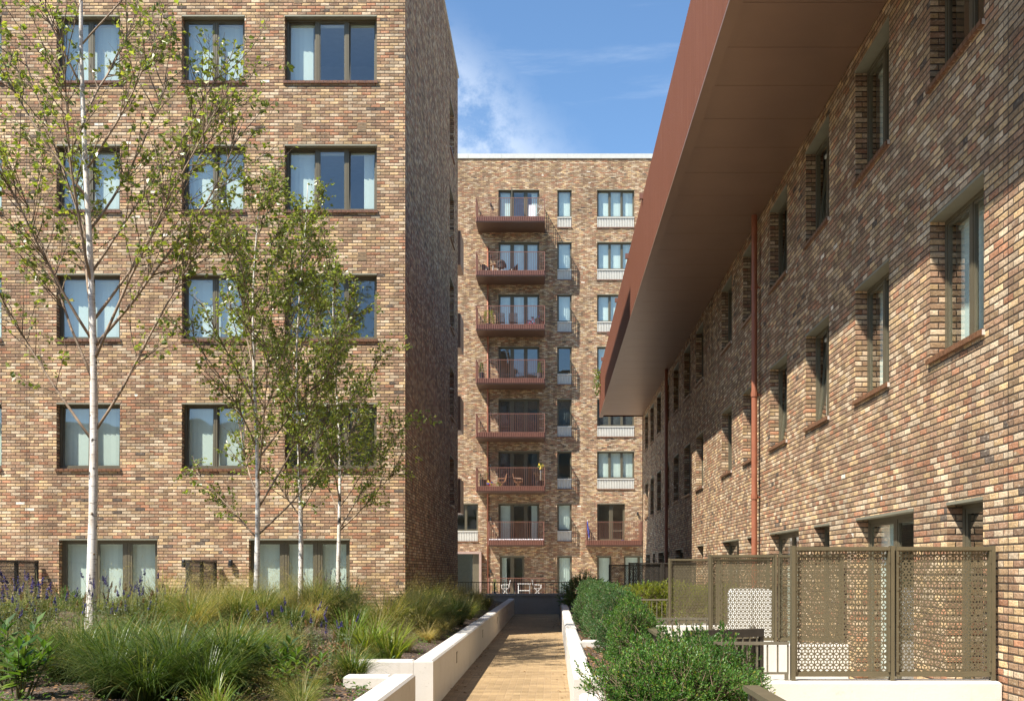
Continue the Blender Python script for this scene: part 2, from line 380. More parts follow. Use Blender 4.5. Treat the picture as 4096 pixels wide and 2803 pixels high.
def link(name, me, parent=None, loc=(0, 0, 0), rz=0):
    o = bpy.data.objects.new(name, me); C.objects.link(o); o.location = loc; o.rotation_euler = (0, 0, rz)
    if parent is not None: o.parent = parent
    return o
def tag(o, label, cat, group=None):
    o['label'] = label; o['category'] = cat
    if group: o['group'] = group
    return o
def thing(name, label, cat, loc=(0, 0, 0), rz=0, group=None):
    return tag(link(name, None, None, loc, rz), label, cat, group)
def struct(o): o['kind'] = 'structure'; return o
def dup(o, loc=None, rz=None, parent=None, label=None, sc=None):
    kids = [k for k in KIDS.get(o, [])] if False else [k for k in o.children]
    c = o.copy(); C.objects.link(c)
    if parent is not None: c.parent = parent
    if loc is not None: c.location = loc
    if rz is not None: c.rotation_euler = (0, 0, rz)
    if sc is not None: c.scale = (sc, sc, sc)
    if label: c['label'] = label
    for k in kids: dup(k, parent=c)
    return c
KIDS = {}
MESH = {}
def cached(key, fn):
    if key not in MESH: MESH[key] = fn()
    return MESH[key]
def P(xd, d): return (xd - 1250) * d / 2439.0        # position across, from where it shows in the photograph

# wall with openings; coordinates (u along, w inward, z) are mapped by fn
def wall(u0, u1, z0, z1, holes, fn, reveal=.18, thick=.3):
    b = MB()
    us = sorted({u0, u1, *[h[0] for h in holes], *[h[1] for h in holes]}); us = [u for u in us if u0 <= u <= u1]
    zs = sorted({z0, z1, *[h[2] for h in holes], *[h[3] for h in holes]}); zs = [z for z in zs if z0 <= z <= z1]
    for i in range(len(us) - 1):
        uc = (us[i] + us[i + 1]) / 2; run = None
        for j in range(len(zs) - 1):
            zc = (zs[j] + zs[j + 1]) / 2
            inside = any(h[0] < uc < h[1] and h[2] < zc < h[3] for h in holes)
            if not inside and run is None: run = zs[j]
            if run is not None and (inside or j == len(zs) - 2):
                top = zs[j] if inside else zs[j + 1]
                b.face([fn(us[i], 0, run), fn(us[i + 1], 0, run), fn(us[i + 1], 0, top), fn(us[i], 0, top)]); run = None
    for (a, c, l, h) in holes:
        r = reveal + .12
        b.face([fn(a, 0, l), fn(a, r, l), fn(a, r, h), fn(a, 0, h)]); b.face([fn(c, 0, l), fn(c, 0, h), fn(c, r, h), fn(c, r, l)])
        b.face([fn(a, 0, h), fn(a, r, h), fn(c, r, h), fn(c, 0, h)]); b.face([fn(a, 0, l), fn(c, 0, l), fn(c, r, l), fn(a, r, l)])
    return b

# ------------------------------------------------------------------ windows and doors (parts of buildings)
REV = .17
def win_frame(wd, h, n, fw, mw, tilt, door=False, trans=None):
    b = MB(); y0, y1 = REV, REV + .07; g = .0015
    b.box(g, fw, y0, y1, 0, h - g); b.box(wd - fw, wd - g, y0, y1, 0, h - g)
    b.box(fw, wd - fw, y0, y1, h - fw, h - g - .001); b.box(fw, wd - fw, y0, y1, 0.001, fw)
    lw = (wd - 2 * fw - (n - 1) * mw) / n
    panes = []
    for i in range(n):
        x0 = fw + i * (lw + mw); x1 = x0 + lw
        if i < n - 1:
            b.box(x1, x1 + mw * .46, y0 + .002, y1, fw, h - fw); b.box(x1 + mw * .54, x1 + mw, y0 + .002, y1, fw, h - fw); b.box(x1 + mw * .46, x1 + mw * .54, y0 + .02, y1, fw, h - fw)
        sf = .05 if door else .032; a = math.radians(tilt) if i in ([0, n - 1] if tilt and n > 2 else ([0, 1] if tilt else [])) else 0
        mt = Matrix.Translation((0, y0 + .03, fw)) @ Matrix.Rotation(-a, 4, 'X') @ Matrix.Translation((0, -y0 - .03, -fw))
        t0, t1 = fw + .002, h - fw - .002
        for q in ((x0 + .002, x0 + sf, t0, t1), (x1 - sf, x1 - .002, t0, t1), (x0 + sf, x1 - sf, t0, t0 + sf), (x0 + sf, x1 - sf, t1 - sf, t1)):
            b.box(q[0], q[1], y0 + .012, y0 + .055, q[2], q[3], 0, mt)
        if trans is not None and i in trans:
            b.box(x0 + sf, x1 - sf, y0 + .012, y0 + .055, h * .26, h * .26 + .06, 0, mt)
        panes.append((x0 + sf * .8, x1 - sf * .8, t0 + sf * .8, t1 - sf * .8, mt))
    return b, panes
def blind_mesh(w0, w1, z0, z1, y, seed, gap=None):
    b = MB(); r = random.Random(seed); x = w0; sl = .118
    while x < w1 - .01:
        if not (gap and gap[0] < (x - w0) / (w1 - w0) < gap[1]):
            a = .16 + r.uniform(-.05, .05); x2 = min(x + sl, w1)
            b.face([(x, y, z0), (x2, y + sl * math.sin(a), z0), (x2, y + sl * math.sin(a), z1), (x, y, z1)])
        x += sl * .97
    b.box(w0, w1, y - .03, y + .03, z1, z1 + .05)
    return b
def cill_mesh(wd):
    b = MB(); n = max(3, round((wd + .06) / .112)); st = (wd + .06) / n
    for i in range(n):
        x0 = -.03 + i * st + .005; x1 = x0 + st - .010
        b.box(x0, x1, -.05, .165, -.062, -.012); b.box(x0, x1, -.035, .165, -.012, .004)
    b.box(-.029, wd + .029, -.03, .16, -.060, -.004, 1)
    return b
def window(parent, loc, rz, wd, h, n, cover='full', door=False, tilt=0, cill=True, seed=0, spandrel=0, lintel=True, trans=None, handle=None, dcurt=False):
    fw = .065 if not door else .07; mw = .085 if not door else .13
    key = (round(wd, 3), round(h, 3), n, door, tilt, tuple(trans or ()))
    if key not in MESH:
        b, pn = win_frame(wd, h, n, fw, mw, tilt, door, trans); pb = MB()
        for (x0, x1, z0, z1, mt) in pn: pb.box(x0, x1, REV + .030, REV + .038, z0, z1, 0, mt)
        MESH[key] = (b.mesh('frame', 'frame'), pb.mesh('pane', 'glass'))
    fm, pm = MESH[key]
    o = link('glazed_door' if door else 'window', fm, parent, loc, rz)
    link('pane', pm, o)
    if cover in ('full', 'part', 'open'):
        gap = {'full': None, 'part': (.30, .8), 'open': (.22, 1.0)}[cover]
        link('vertical_blind', cached((wd, h, 'bl', cover, seed % 3, dcurt), lambda: blind_mesh(.05, wd - .05, .09, h - .13, REV + .17, seed % 3, gap).mesh('vertical_blind', 'dark_blind' if dcurt else 'blind')), o)
    def room():
        b = MB(); y0, y1 = REV + .08, 3.2; x0, x1, z0, z1 = -.25, wd + .25, -.4, h + .25
        b.face([(x0, y1, z0), (x1, y1, z0), (x1, y1, z1), (x0, y1, z1)]); b.face([(x0, y0, z0), (x0, y1, z0), (x0, y1, z1), (x0, y0, z1)])
        b.face([(x1, y0, z0), (x1, y0, z1), (x1, y1, z1), (x1, y1, z0)]); b.face([(x0, y0, z1), (x0, y1, z1), (x1, y1, z1), (x1, y0, z1)])
        b.face([(x0, y0, z0), (x1, y0, z0), (x1, y1, z0), (x0, y1, z0)])
        for p in ((x0, 0, z0, z1), (wd, x1, z0, z1)):
            a, c = (x0, .003) if p[0] == x0 else (wd - .003, x1)
            b.face([(a, y0, z0), (c, y0, z0), (c, y0, z1), (a, y0, z1)])
        b.face([(0, y0, h - .003), (wd, y0, h - .003), (wd, y0, z1), (0, y0, z1)]); b.face([(0, y0, z0), (wd, y0, z0), (wd, y0, .003), (0, y0, .003)])
        return b.mesh('room', 'room')
    link('room', cached((wd, h, 'room'), room), o)
    if lintel: link('lintel', cached((wd, h, 'lin'), lambda: MB().box(.002, wd - .002, -.006, REV - .002, h - .022, h - .003).box(-.0, wd, -.010, -.001, h - .026, h + .006).mesh('lintel', 'lintel')), o)
    if cill and not spandrel: link('cill', cached((wd, 'cill'), lambda: cill_mesh(wd).mesh('cill', ['cill', 'joint'])), o)
    if spandrel:
        def sp():
            b = MB(); k = round(wd / .098); st = wd / k
            for i in range(k):
                x = i * st; q = [(x, .07), (x + st * .18, .02), (x + st * .62, .02), (x + st * .80, .07), (x + st, .07)]
                for (a, ya), (c, yc) in zip(q, q[1:]): b.face([(a, ya, -spandrel), (c, yc, -spandrel), (c, yc, -.06), (a, ya, -.06)])
            b.box(.002, wd - .002, -.02, .12, -.06, -.002); return b.mesh('spandrel', 'spandrel')
        link('spandrel', cached((wd, 'sp', spandrel), sp), o)
        def cl(): return MB().box(-.03, wd + .03, -.05, .10, -spandrel - .06, -spandrel).mesh('cill', 'cill')
        link('cill', cached((wd, 'cl', spandrel), cl), o)
    if handle is not None:
        link('handle', cached((handle, 'hd'), lambda: MB().box(handle, handle + .03, REV - .05, REV - .02, .98, 1.12).box(handle + .006, handle + .024, REV - .03, REV + .004, 1.03, 1.06).mesh('handle', 'black')), o)
    return o

def lamp_mesh():
    b = MB(); b.lathe([(.05, -.09), (.055, -.088), (.055, .07), (.045, .095), (.02, .105)], 0, -.09, 10); b.box(-.03, .03, -.04, .0, -.04, .04); return b.mesh('wall_lamp', 'black')
def air_brick():
    b = MB()
    for k in range(3):
        z = k * .075; b.box(0, .215, -.006, .01, z, z + .065, 0)
        for r in range(3):
            for c in range(8): b.box(.014 + c * .025, .028 + c * .025, -.008, -.005, z + .008 + r * .019, z + .020 + r * .019, 1)
    return b.mesh('air_brick', [M['airbrick'], M['black']])
M['airbrick'] = plain('clay air brick', (.40, .27, .15), .85, var=.25, scale=20)

FX = lambda u, w, z: (u, w, z)

# ================================================================== LEFT BUILDING (facade faces the camera)
LX, LY, LB, LTOP = -3.56, 26.2, 40.95, 20.45
HEADS = [5.78, 8.93, 12.07, 15.22]
left = thing('brick_building', 'brick apartment block on the left with its sunlit facade behind the birches', 'building', (LX, LY, 0))
def LOC(x, y, z): return (x - LX, y - LY, z)
lw_holes = []; lw = []
for c0, wd, n in ((-14.90, 1.50, 2), (-12.06, 1.55, 2), (-9.0, 1.53, 2), (-6.50, 2.25, 3)):
    for i, hd in enumerate(HEADS): lw_holes.append((c0, c0 + wd, hd - 1.6, hd)); lw.append((c0, wd, n, i))
ldoors = [(-12.0, 2.40), (-7.37, 2.46), (-16.6, 2.4)]
for c0, wd in ldoors: lw_holes.append((c0, c0 + wd, .22, 2.47))
wall(-19.5, LX, -.2, LTOP, lw_holes, lambda u, k, z: LOC(u, LY + k, z)).build('wall', 'brick', left)
sh = []
for hd in (5.78, 8.93, 12.07, 15.22, 18.36): sh.append((37.75, 39.35, hd - 1.75, hd))
wall(LY, LB, -.2, LTOP, sh, lambda u, k, z: LOC(LX - k, u, z), reveal=.2).build('end_wall', 'brick', left)
MB().box(-19.5 - LX, -.0 - .3, .3, LB - LY, LTOP - .5, LTOP - .45).build('roof', 'grey_conc', left)
b = MB().box(-19.5 - LX, .05, -.05, .36, LTOP, LTOP + .09); b.box(-.31, .05, .36, LB - LY + .05, LTOP, LTOP + .09); b.build('coping', 'coping', left)
cov = {(-6.50, 3): 'open', (-6.50, 2): 'part', (-6.50, 1): 'none', (-6.50, 0): 'none'}
for (c0, wd, n, i) in lw:
    window(left, LOC(c0, LY, HEADS[i] - 1.6), 0, wd, 1.6, n, cov.get((c0, i), 'full'), tilt=2.2 if (n == 3 or i in (0, 2)) else 0, seed=i + int(c0))
for c0, wd in ldoors: window(left, LOC(c0, LY, .22), 0, wd, 2.25, 3, 'full', door=True, cill=False, seed=int(c0), handle=1.66)
for hd in (5.78, 8.93, 12.07, 15.22, 18.36): window(left, LOC(LX, 37.75, hd - 1.75), PI / 2, 1.6, 1.75, 2, 'none')
ab = air_brick()
for zz in (9.25, 12.40, 15.52):
    for xx in (-6.27, -4.72): link('air_brick', ab, left, LOC(xx, LY, zz))
lm = lamp_mesh()
for xx in (P(419, LY), P(525, LY)): link('wall_lamp', lm, left, LOC(xx, LY, 1.87))
b = MB(); b.box(-.004, .004, -.002, .004, 0, LTOP); jm = b.mesh('movement_joint', 'black'); link('movement_joint', jm, left, LOC(P(60, LY), LY, 0))
bm_ = MB().box(-1.6, .10, .05, 1.5, 0, .25)
bm_.box(-.0, .10, .02, 1.52, .25, 1.30)
for i in range(24): bm_.box(-1.6 + i * .066, -1.585 + i * .066, 1.47, 1.49, .25, 1.42)
bm_ = bm_.mesh('balcony', 'soffit')
for zz in (3.9, 7.05, 10.2, 13.35): link('balcony', bm_, left, LOC(LX, LB, zz))

# ================================================================== FAR BUILDING
FY = 64.9; FTOP = 26.55
far = thing('brick_building', 'tall brick apartment block closing the end of the path, with a stack of russet balconies', 'building', (0, FY, 0))
def FOC(x, y, z): return (x, y - FY, z)
fh = []; fw_ = []
for k in range(7):
    hd = 24.68 - 3.155 * k
    fh.append((-3.19, -.72, hd - 2.25, hd)); fw_.append(('door', -3.19, 2.47, hd - 2.25, 2.25, 3, k))
    fh.append((.37, 1.23, hd - 2.33, hd)); fw_.append(('slim', .37, .86, hd - 1.65, 1.65, 1, k))
    if k < 6: fh.append((2.77, 5.02, hd - 2.33, hd)); fw_.append(('triple', 2.77, 2.25, hd - 1.65, 1.65, 3, k))
    for xx in (7.6, 11.2): fh.append((xx, xx + 2.25, hd - 2.33, hd)); fw_.append(('triple', xx, 2.25, hd - 1.65, 1.65, 3, k))
hd6 = 24.68 - 3.155 * 6
fh.append((2.77, 4.45, hd6 - 2.25, hd6)); fw_.append(('rdoor', 2.77, 1.68, hd6 - 2.25, 2.25, 2, 6))
fh.append((-5.9, -4.42, hd6 - 2.33, hd6)); fw_.append(('double', -5.9, 1.48, hd6 - 1.65, 1.65, 2, 6))
hd7 = 24.68 - 3.155 * 7
fh.append((-3.1, -1.62, hd7 - 2.35, hd7)); fw_.append(('gdoor', -3.1, 1.48, hd7 - 2.35, 2.35, 2, 7))
fh.append((.37, 1.25, hd7 - 2.35, hd7)); fw_.append(('gslim', .37, .88, hd7 - 2.35, 2.35, 1, 7))
fh.append((2.77, 3.64, hd7 - 2.35, hd7)); fw_.append(('gslim', 2.77, .87, hd7 - 2.35, 2.35, 1, 7))
fh.append((4.40, 6.2, hd7 - 2.0, hd7)); fw_.append(('double', 4.40, 1.8, hd7 - 2.0, 2.0, 2, 7))
fh.append((-5.75, -4.28, .05, 2.72))
wall(-17, 17, -.2, FTOP, fh, lambda u, k, z: FOC(u, FY + k, z)).build('wall', 'brick', far)
MB().box(-17, 17, .2, 14, FTOP - .4, FTOP - .3).build('roof', 'grey_conc', far)
b = MB()
for i in range(17): b.box(-17 + i * 2, -15.008 + i * 2, -.06, .34, FTOP, FTOP + .28)
b.build('coping', 'coping', far)
for side, x in (('w', -17), ('e', 17)): pass
dcov = {0: 'part', 1: 'full', 2: 'full', 3: 'none', 4: 'full', 5: 'part', 6: 'part'}
for kind, x, wd, z, h, n, k in fw_:
    if kind == 'door': window(far, FOC(x, FY, z), 0, wd, h, n, dcov[k], door=True, cill=False, seed=k, trans=(0,) if k in (0, 3, 4) else None, dcurt=k in (4, 5))
    elif kind == 'rdoor': window(far, FOC(x, FY, z), 0, wd, h, n, 'none', door=True, cill=False, trans=(1,))
    elif kind in ('gdoor',): window(far, FOC(x, FY, z), 0, wd, h, n, 'open', door=True, cill=False, seed=1)
    elif kind == 'gslim': window(far, FOC(x, FY, z), 0, wd, h, n, 'full', door=True, cill=False, seed=2)
    elif k == 7: window(far, FOC(x, FY, z), 0, wd, h, n, 'full', cill=False, seed=1)
    else:
        cv_ = {'slim': ('full', 'full', 'full', 'none', 'full', 'none', 'full')[k]}.get(kind, 'none' if kind == 'double' else 'full')
        window(far, FOC(x, FY, z), 0, wd, h, n, cv_, spandrel=.62, seed=k + n, tilt=2.2 if kind == 'triple' and k in (0, 2) else 0, dcurt=kind in ('slim', 'triple') and k == 4)
for k in range(8):
    link('wall_lamp', lm, far, FOC(-3.65 + .0, FY, 24.0 - 3.155 * k - .25))
link('wall_lamp', lm, far, FOC(P(1446, FY), FY, hd6 - .62))
MB().tube([(-3.83, -.09, .1), (-3.83, -.09, 21.2)], .05, 8).build('downpipe', 'pipe', far, smooth=True)
jm2 = MB().box(-.004, .004, -.002, .004, 0, FTOP - .1).mesh('movement_joint', 'black'); link('movement_joint', jm2, far, FOC(-4.1, FY, 0))
# open top sash and open door leaf on the highest balcony
b = MB(); b.box(-.02, .03, -.80, -.08, 0, 2.12); b.build('door_leaf', 'frame', far, FOC(-2.36, FY + .16, 22.48))
# entrance portal
b = MB(); x0, x1, z1 = -5.9, -4.2, 2.85
b.box(x0, x0 + .14, -.32, .15, 0, z1); b.box(x1 - .14, x1, -.32, .15, 0, z1); b.box(x0 + .14, x1 - .14, -.32, .15, z1 - .14, z1)
po = b.build('entrance_portal', 'portal', far)
MB().box(x0 + .16, x1 - .16, .02, .05, .05, z1 - .16).build('door_panel', 'glass', po)
b = MB(); b.box(x0 + .14, x0 + .20, .0, .10, 0, z1 - .141); b.box(x1 - .55, x1 - .141, -.005, .10, 0, z1 - .142); b.build('door_frame', 'frame', po)
MB().box(x0 + .0, x1, 2.2, 2.25, 0, z1).build('lobby_wall', 'room', po)

# balconies
def corr(b, p0, p1, z0, z1, pitch=.105, dep=.03, mi=0):
    p0 = Vector(p0); p1 = Vector(p1); L = (p1 - p0).length; d = (p1 - p0) / L; nrm = Vector((d.y, -d.x, 0)); k = max(2, round(L / pitch)); st = L / k
    for i in range(k):
        q = [(0, 0), (.06, dep), (.56, dep), (.62, 0), (1, 0)]
        for (a, da_), (c, dc) in zip(q, q[1:]):
            A = p0 + d * (st * (i + a)) + nrm * da_; B = p0 + d * (st * (i + c)) + nrm * dc
            b.face([(A.x, A.y, z0), (B.x, B.y, z0), (B.x, B.y, z1), (A.x, A.y, z1)], mi)
def balcony_parts(W, D, key):
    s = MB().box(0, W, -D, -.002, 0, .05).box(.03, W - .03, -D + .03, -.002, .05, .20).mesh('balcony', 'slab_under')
    f = MB(); corr(f, (0, -D, 0), (W, -D, 0), .051, .31, .105, .05); corr(f, (W, -D, 0), (W, -.02, 0), .051, .31); corr(f, (0, -.02, 0), (0, -D, 0), .051, .31)
    f.box(-.02, W + .02, -D - .04, -D + .01, .30, .33); f = f.mesh('fascia', 'russet')
    r = MB(); r.box(-.01, W + .01, -D - .01, -D + .03, 1.40, 1.43); r.box(-.01, .03, -D + .03, -.02, 1.40, 1.43); r.box(W - .03, W + .01, -D + .03, -.02, 1.40, 1.43)
    n = round(W / .105)
    for i in range(n + 1): x = i * W / n; r.box(x - .008, x + .008, -D - .004, -D + .022, .33, 1.40)
    n = round(D / .105)
    for i in range(1, n):
        y = -D + i * D / n
        for x in (0, W): r.box(x - .012, x + .012, y - .016, y + .016, .31, 1.40)
    for x in (0.0, W): r.box(x - .025, x + .025, -D - .012, -D + .10, .31, 1.43)
    return s, f, r.mesh('railing', 'russet')
big = balcony_parts(4.0, 1.95, 'b')
for k in range(6):
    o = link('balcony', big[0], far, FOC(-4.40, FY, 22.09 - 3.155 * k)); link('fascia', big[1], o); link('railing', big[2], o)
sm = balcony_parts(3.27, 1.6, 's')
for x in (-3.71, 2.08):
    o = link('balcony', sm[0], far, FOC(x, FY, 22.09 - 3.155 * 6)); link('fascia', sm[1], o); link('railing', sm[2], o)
b = MB(); b.box(-.01, .02, -1.55, .0, .33, 1.43); b.build('side_screen', 'russet', far, FOC(5.31, FY, 22.09 - 3.155 * 6))
o = MB().box(0, 3.4, -1.6, -.002, -.2, .02).build('terrace', 'grey_conc', far, FOC(-3.71, FY, .20))
r = MB(); r.box(-.01, 3.41, -1.60, -1.56, 1.05, 1.08); r.box(-.01, .03, -1.55, -.02, 1.05, 1.08); r.box(-.03, .05, -1.62, -1.50, .02, 1.08)
for i in range(34): r.box(i * .1 - .006, i * .1 + .006, -1.594, -1.568, .02, 1.05)
r.build('railing', 'russet', o)

# ================================================================== RIGHT BUILDING
RX, RB = 4.40, 51.9; SOF, FAS = 9.18, 11.22; FXX = 2.36
right = thing('brick_building', 'brick terrace on the right under a deep russet metal overhang', 'building', (RX, 0, 0))
def ROC(x, y, z): return (x - RX, y, z)
rh = []; rw = []
for nj in (7.9, 10.93, 14.0, 17.03, 20.06, 23.1, 26.2, 31.1, 34.0, 37.1, 40.1, 43.1, 46.1, 48.8):
    for i, hd in enumerate((5.76, 8.91)): rh.append((nj, nj + 1.55, hd - 1.61, hd)); rw.append((nj, i, hd))
rd = []
for a, c in ((10.95, 11.95), (13.05, 15.5), (17.0, 17.97), (19.1, 21.6), (23.1, 24.1), (25.2, 27.6), (31.1, 32.4), (35.8, 38.1), (40.2, 41.1), (41.9, 44.1), (45.6, 46.5), (47.9, 50.0)):
    rh.append((a, c, .12, 2.45)); rd.append((a, c))
wall(-1.0, RB, -.2, SOF, rh, lambda u, k, z: ROC(RX + k, u, z)).build('wall', 'brick', right)
MB().box(0, 10, RB - .3, RB, -.2, SOF - .01).build('end_wall', 'brick', right)
for nj, i, hd in rw:
    window(right, ROC(RX, nj + 1.55, hd - 1.61), -PI / 2, 1.55, 1.61, 2, 'full' if (nj in (10.93, 20.06) and i == 0) else ('part' if nj in (14.0, 17.03) else 'none'), tilt=6 if nj in (17.03, 20.06, 26.2) else 0, seed=int(nj))
for a, c in rd:
    window(right, ROC(RX, c, .12), -PI / 2, c - a, 2.33, 1 if c - a < 1.5 else 2, 'part' if c - a > 1.5 else 'none', door=True, cill=False, seed=int(a))
b = MB(); n = round((RB + 1 + 2) / 1.212)
ys = [14.14 - 1.212 * 14 + 1.212 * i for i in range(46)]; ys = [max(-1.5, min(RB, y)) for y in ys]
for y0, y1 in zip(ys, ys[1:]):
    if y1 - y0 > .05: b.box(FXX + .14 - RX, -.004, y0 + .005, y1 - .005, SOF - .012, SOF + .02)
b.build('soffit', 'soffit', right)
MB().box(FXX + .02 - RX, 9, -1.5, RB - .02, SOF + .03, SOF + .06).build('soffit_deck', 'soffit', right)
b = MB(); corr(b, (FXX, RB, 0), (FXX, -1.5, 0), SOF - .05, FAS, .105, .035); corr(b, (RX + 9, RB, 0), (FXX, RB, 0), SOF - .05, FAS, .105, .03)
b.v = [(x - RX, y, z) for x, y, z in b.v]; b.build('fascia_cladding', 'fascia', right)
b = MB().box(FXX - .045 - RX, FXX + .135 - RX, -1.5, RB + .04, SOF - .09, SOF - .051); b.build('fascia_trim', 'soffit', right)
b = MB().box(FXX + .01 - RX, FXX + .20 - RX, -1.5, RB, FAS - .3, FAS - .01); b.build('parapet', 'russet', right)
MB().box(FXX + .2 - RX, 9, -1.5, RB - .1, FAS - .6, FAS - .5).build('roof', 'grey_conc', right)
for y in (27.3, 32.5, 37.8, 43.1, 48.3):
    MB().box(-.09, .012, -.05, .05, -.08, .07).build('overflow_spout', 'russet', right, ROC(FXX - .03, y, FAS - .02))
for y in (22.6, 39.9):
    b = MB(); b.tube([(0, 0, -.1), (0, 0, SOF - .02)], .062, 12)
    for z in (1.0, 3.2, 5.35, 7.6): b.tube([(0, 0, z), (0, 0, z + .10)], .076, 12); b.box(0, .13, -.015, .015, z + .03, z + .06)
    b.build('downpipe', 'pipe', right, ROC(RX - .13, y, 0), smooth=False)
link('movement_joint', MB().box(-.002, .004, -.004, .004, 0, SOF).mesh('movement_joint', 'black'), right, ROC(RX, 10.35, 0))

# ================================================================== block behind the viewpoint, seen in the panes
back = thing('brick_building', 'tall brick block mirrored in the window panes', 'building', (0, -24, 0))
holes = [(x, x + 1.8, z, z + 1.6) for x in range(-7, 30, 4) for z in (1.5, 4.6, 7.7, 10.8, 13.9, 17, 20.1, 23.2, 26.3)]
wall(-9, 34, 0, 30, holes, lambda u, k, z: (u, -k, z)).build('wall', 'brick', back)
wall(-52, -9, 0, 16.3, [(x, x + 1.8, z, z + 1.6) for x in range(-44, -10, 4) for z in (1.5, 4.6, 7.7, 10.8)], lambda u, k, z: (u, -k, z)).build('wing_wall', 'brick', back)
b = MB()
for (a, c, l, h) in holes + [(x, x + 1.8, z, z + 1.6) for x in range(-44, -10, 4) for z in (1.5, 4.6, 7.7, 10.8)]: b.face([(a, -.29, l), (c, -.29, l), (c, -.29, h), (a, -.29, h)])
b.build('dark_panes', 'bronze_pane', back)
MB().box(-9, 34, -10, -.31, 29.9, 29.95).build('roof', 'grey_conc', back)

# ================================================================== GROUND, PATH, BEDS
def sheet(name, mat, x0, x1, y0, y1, z): return struct(MB().box(x0, x1, y0, y1, z - .05, z).build(name, mat))
sheet('ground', 'earth', -400, 400, -200, 900, -.06)
sheet('path', 'paving', -1.46, .30, -3, 42.3, 0)
sheet('terrace', 'slab', 1.30, 4.39, -2, 51, .03)
sheet('left_terrace', 'slab', -19, -3.5, 22.6, 26.19, .20)
sheet('court', 'slab', -17, 12, 42.75, 64.88, .12)
def hz(x, y):
    n = noise.noise(Vector((x * .5, y * .5, 3)))
    return .47 + .05 * n + .40 * max(0, min(1, (-1.9 - x) / 2.2)) * max(0, min(1, (y - 12.5) / 4)) + .02 * noise.noise(Vector((x * 3, y * 3, 0)))
def soil(x0, x1, y0, y1, st, skip=None):
    b = MB(); nx = round((x1 - x0) / st); ny = round((y1 - y0) / st)
    for j in range(ny + 1):
        for i in range(nx + 1):
            x = x0 + (x1 - x0) * i / nx; y = y0 + (y1 - y0) * j / ny; b.v.append((x, y, hz(x, y)))
    for j in range(ny):
        for i in range(nx):
            xc = x0 + (x1 - x0) * (i + .5) / nx; yc = y0 + (y1 - y0) * (j + .5) / ny
            if skip and skip(xc, yc): continue
            a = j * (nx + 1) + i; b.f.append((a, a + 1, a + nx + 2, a + nx + 1)); b.mi.append(0)
    return b
struct(soil(-13, -1.60, 3, 22.6, .2, lambda x, y: 11.4 < y < 13.2 and x > -2.55).build('planting_bed', 'mulch', smooth=True))
struct(soil(-3.54, -1.60, 22.6, 42.2, .2).build('planting_bed', 'mulch', smooth=True))
struct(MB().box(-2.6, -1.78, 11.3, 13.2, 0, .30).build('planting_bed', 'mulch'))
struct(MB().box(.42, 1.28, 11.85, 36, .2, .46).build('planting_bed', 'mulch'))
struct(MB().box(.42, 1.28, 2, 9.8, .2, .40).build('planting_bed', 'mulch'))

# planter walls
WT = .61
def wthing(name, label, loc=(0, 0, 0)): return thing(name, label, 'planter wall', loc)
t = wthing('planter_wall', 'long pale concrete planter wall along the left of the path with small recessed step lights', (-1.56, 13, 0))
def W(b, x0, x1, y0, y1, z1=WT, c=.022): b.cbox(x0, x1, y0, y1, -.05, z1, c)
y = 13.1; k = 0
b = MB()
while y < 42.2:
    y2 = min(y + 2.95, 42.2); W(b, -1.68 + 1.56, -1.44 + 1.56, y - 13 + .003, y2 - 13 - .003); y = y2
b.build('wall_run', 'concrete', t)
b = MB(); W(b, -2.55 + 1.56, -1.683 + 1.56, .103, .33, WT - .002); b.build('return_wall', 'concrete', t)
for yy in (16.4, 22.6, 28.7, 35):
    b = MB(); b.face([(.121, yy - 13.09, .30), (.121, yy - 12.91, .30), (.121, yy - 12.91, .46), (.121, yy - 13.09, .46)]); b.box(.10, .130, yy - 13.09, yy - 12.91, .44, .47); b.box(.10, .130, yy - 13.09, yy - 13.07, .30, .44); b.build('step_light', 'grey_conc', t)
t = wthing('planter_wall', 'near pale concrete planter wall on the left, ending short of the grass bed corner', (-1.56, 11, 0))
b = MB()
for y0, y1 in ((3, 5.6), (5.6, 8.5), (8.5, 11.4)): W(b, -.12, .12, y0 - 11 + .003, y1 - 11 - .003)
b.build('wall_run', 'concrete', t)
b = MB(); W(b, -.60, -.123, .16, .398, WT - .002); b.build('return_wall', 'concrete', t)
t = wthing('planter_wall', 'pale concrete planter wall on the right of the path in front of the box hedge', (.36, 12, 0))
b = MB(); xs = [.25, .26, .275, .285, .30, .31]; yb = [11.7, 14.4, 17.4, 21.5, 26.5, 31.5, 36]
for i in range(6): W(b, xs[i] - .36, xs[i] + .22 - .36, yb[i] - 12 + .002, yb[i + 1] - 12 - .002, WT - .012 * (5 - i) , .03)
b.build('wall_run', 'concrete', t)
b = MB(); W(b, xs[0] + .223 - .36, 1.28 - .36, -.30, -.06, WT - .064); b.build('return_wall', 'concrete', t)
b = MB(); W(b, xs[2] + .223 - .36, 1.26 - .36, 5.4, 5.6, WT - .04); b.build('cross_wall', 'concrete', t)
t = wthing('planter_wall', 'nearest pale concrete planter wall at the foot of the dark green box bush', (.36, 8, 0))
b = MB(); W(b, -.11, .11, -5, 1.7, .60, .03); W(b, .113, .92, 1.46, 1.70, .598, .03); b.build('wall_run', 'concrete', t)
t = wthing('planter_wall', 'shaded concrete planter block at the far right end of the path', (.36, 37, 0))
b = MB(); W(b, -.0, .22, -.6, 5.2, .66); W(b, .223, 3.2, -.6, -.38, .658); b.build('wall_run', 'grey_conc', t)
struct(MB().box(.58, 3.6, 36.6, 42.2, .2, .50).build('planting_bed', 'mulch'))
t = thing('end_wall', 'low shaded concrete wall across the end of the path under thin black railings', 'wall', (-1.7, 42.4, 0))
b = MB(); b.box(-2.1, 5.4, -.08, .12, -.05, .70); b.build('wall_run', 'grey_conc', t)
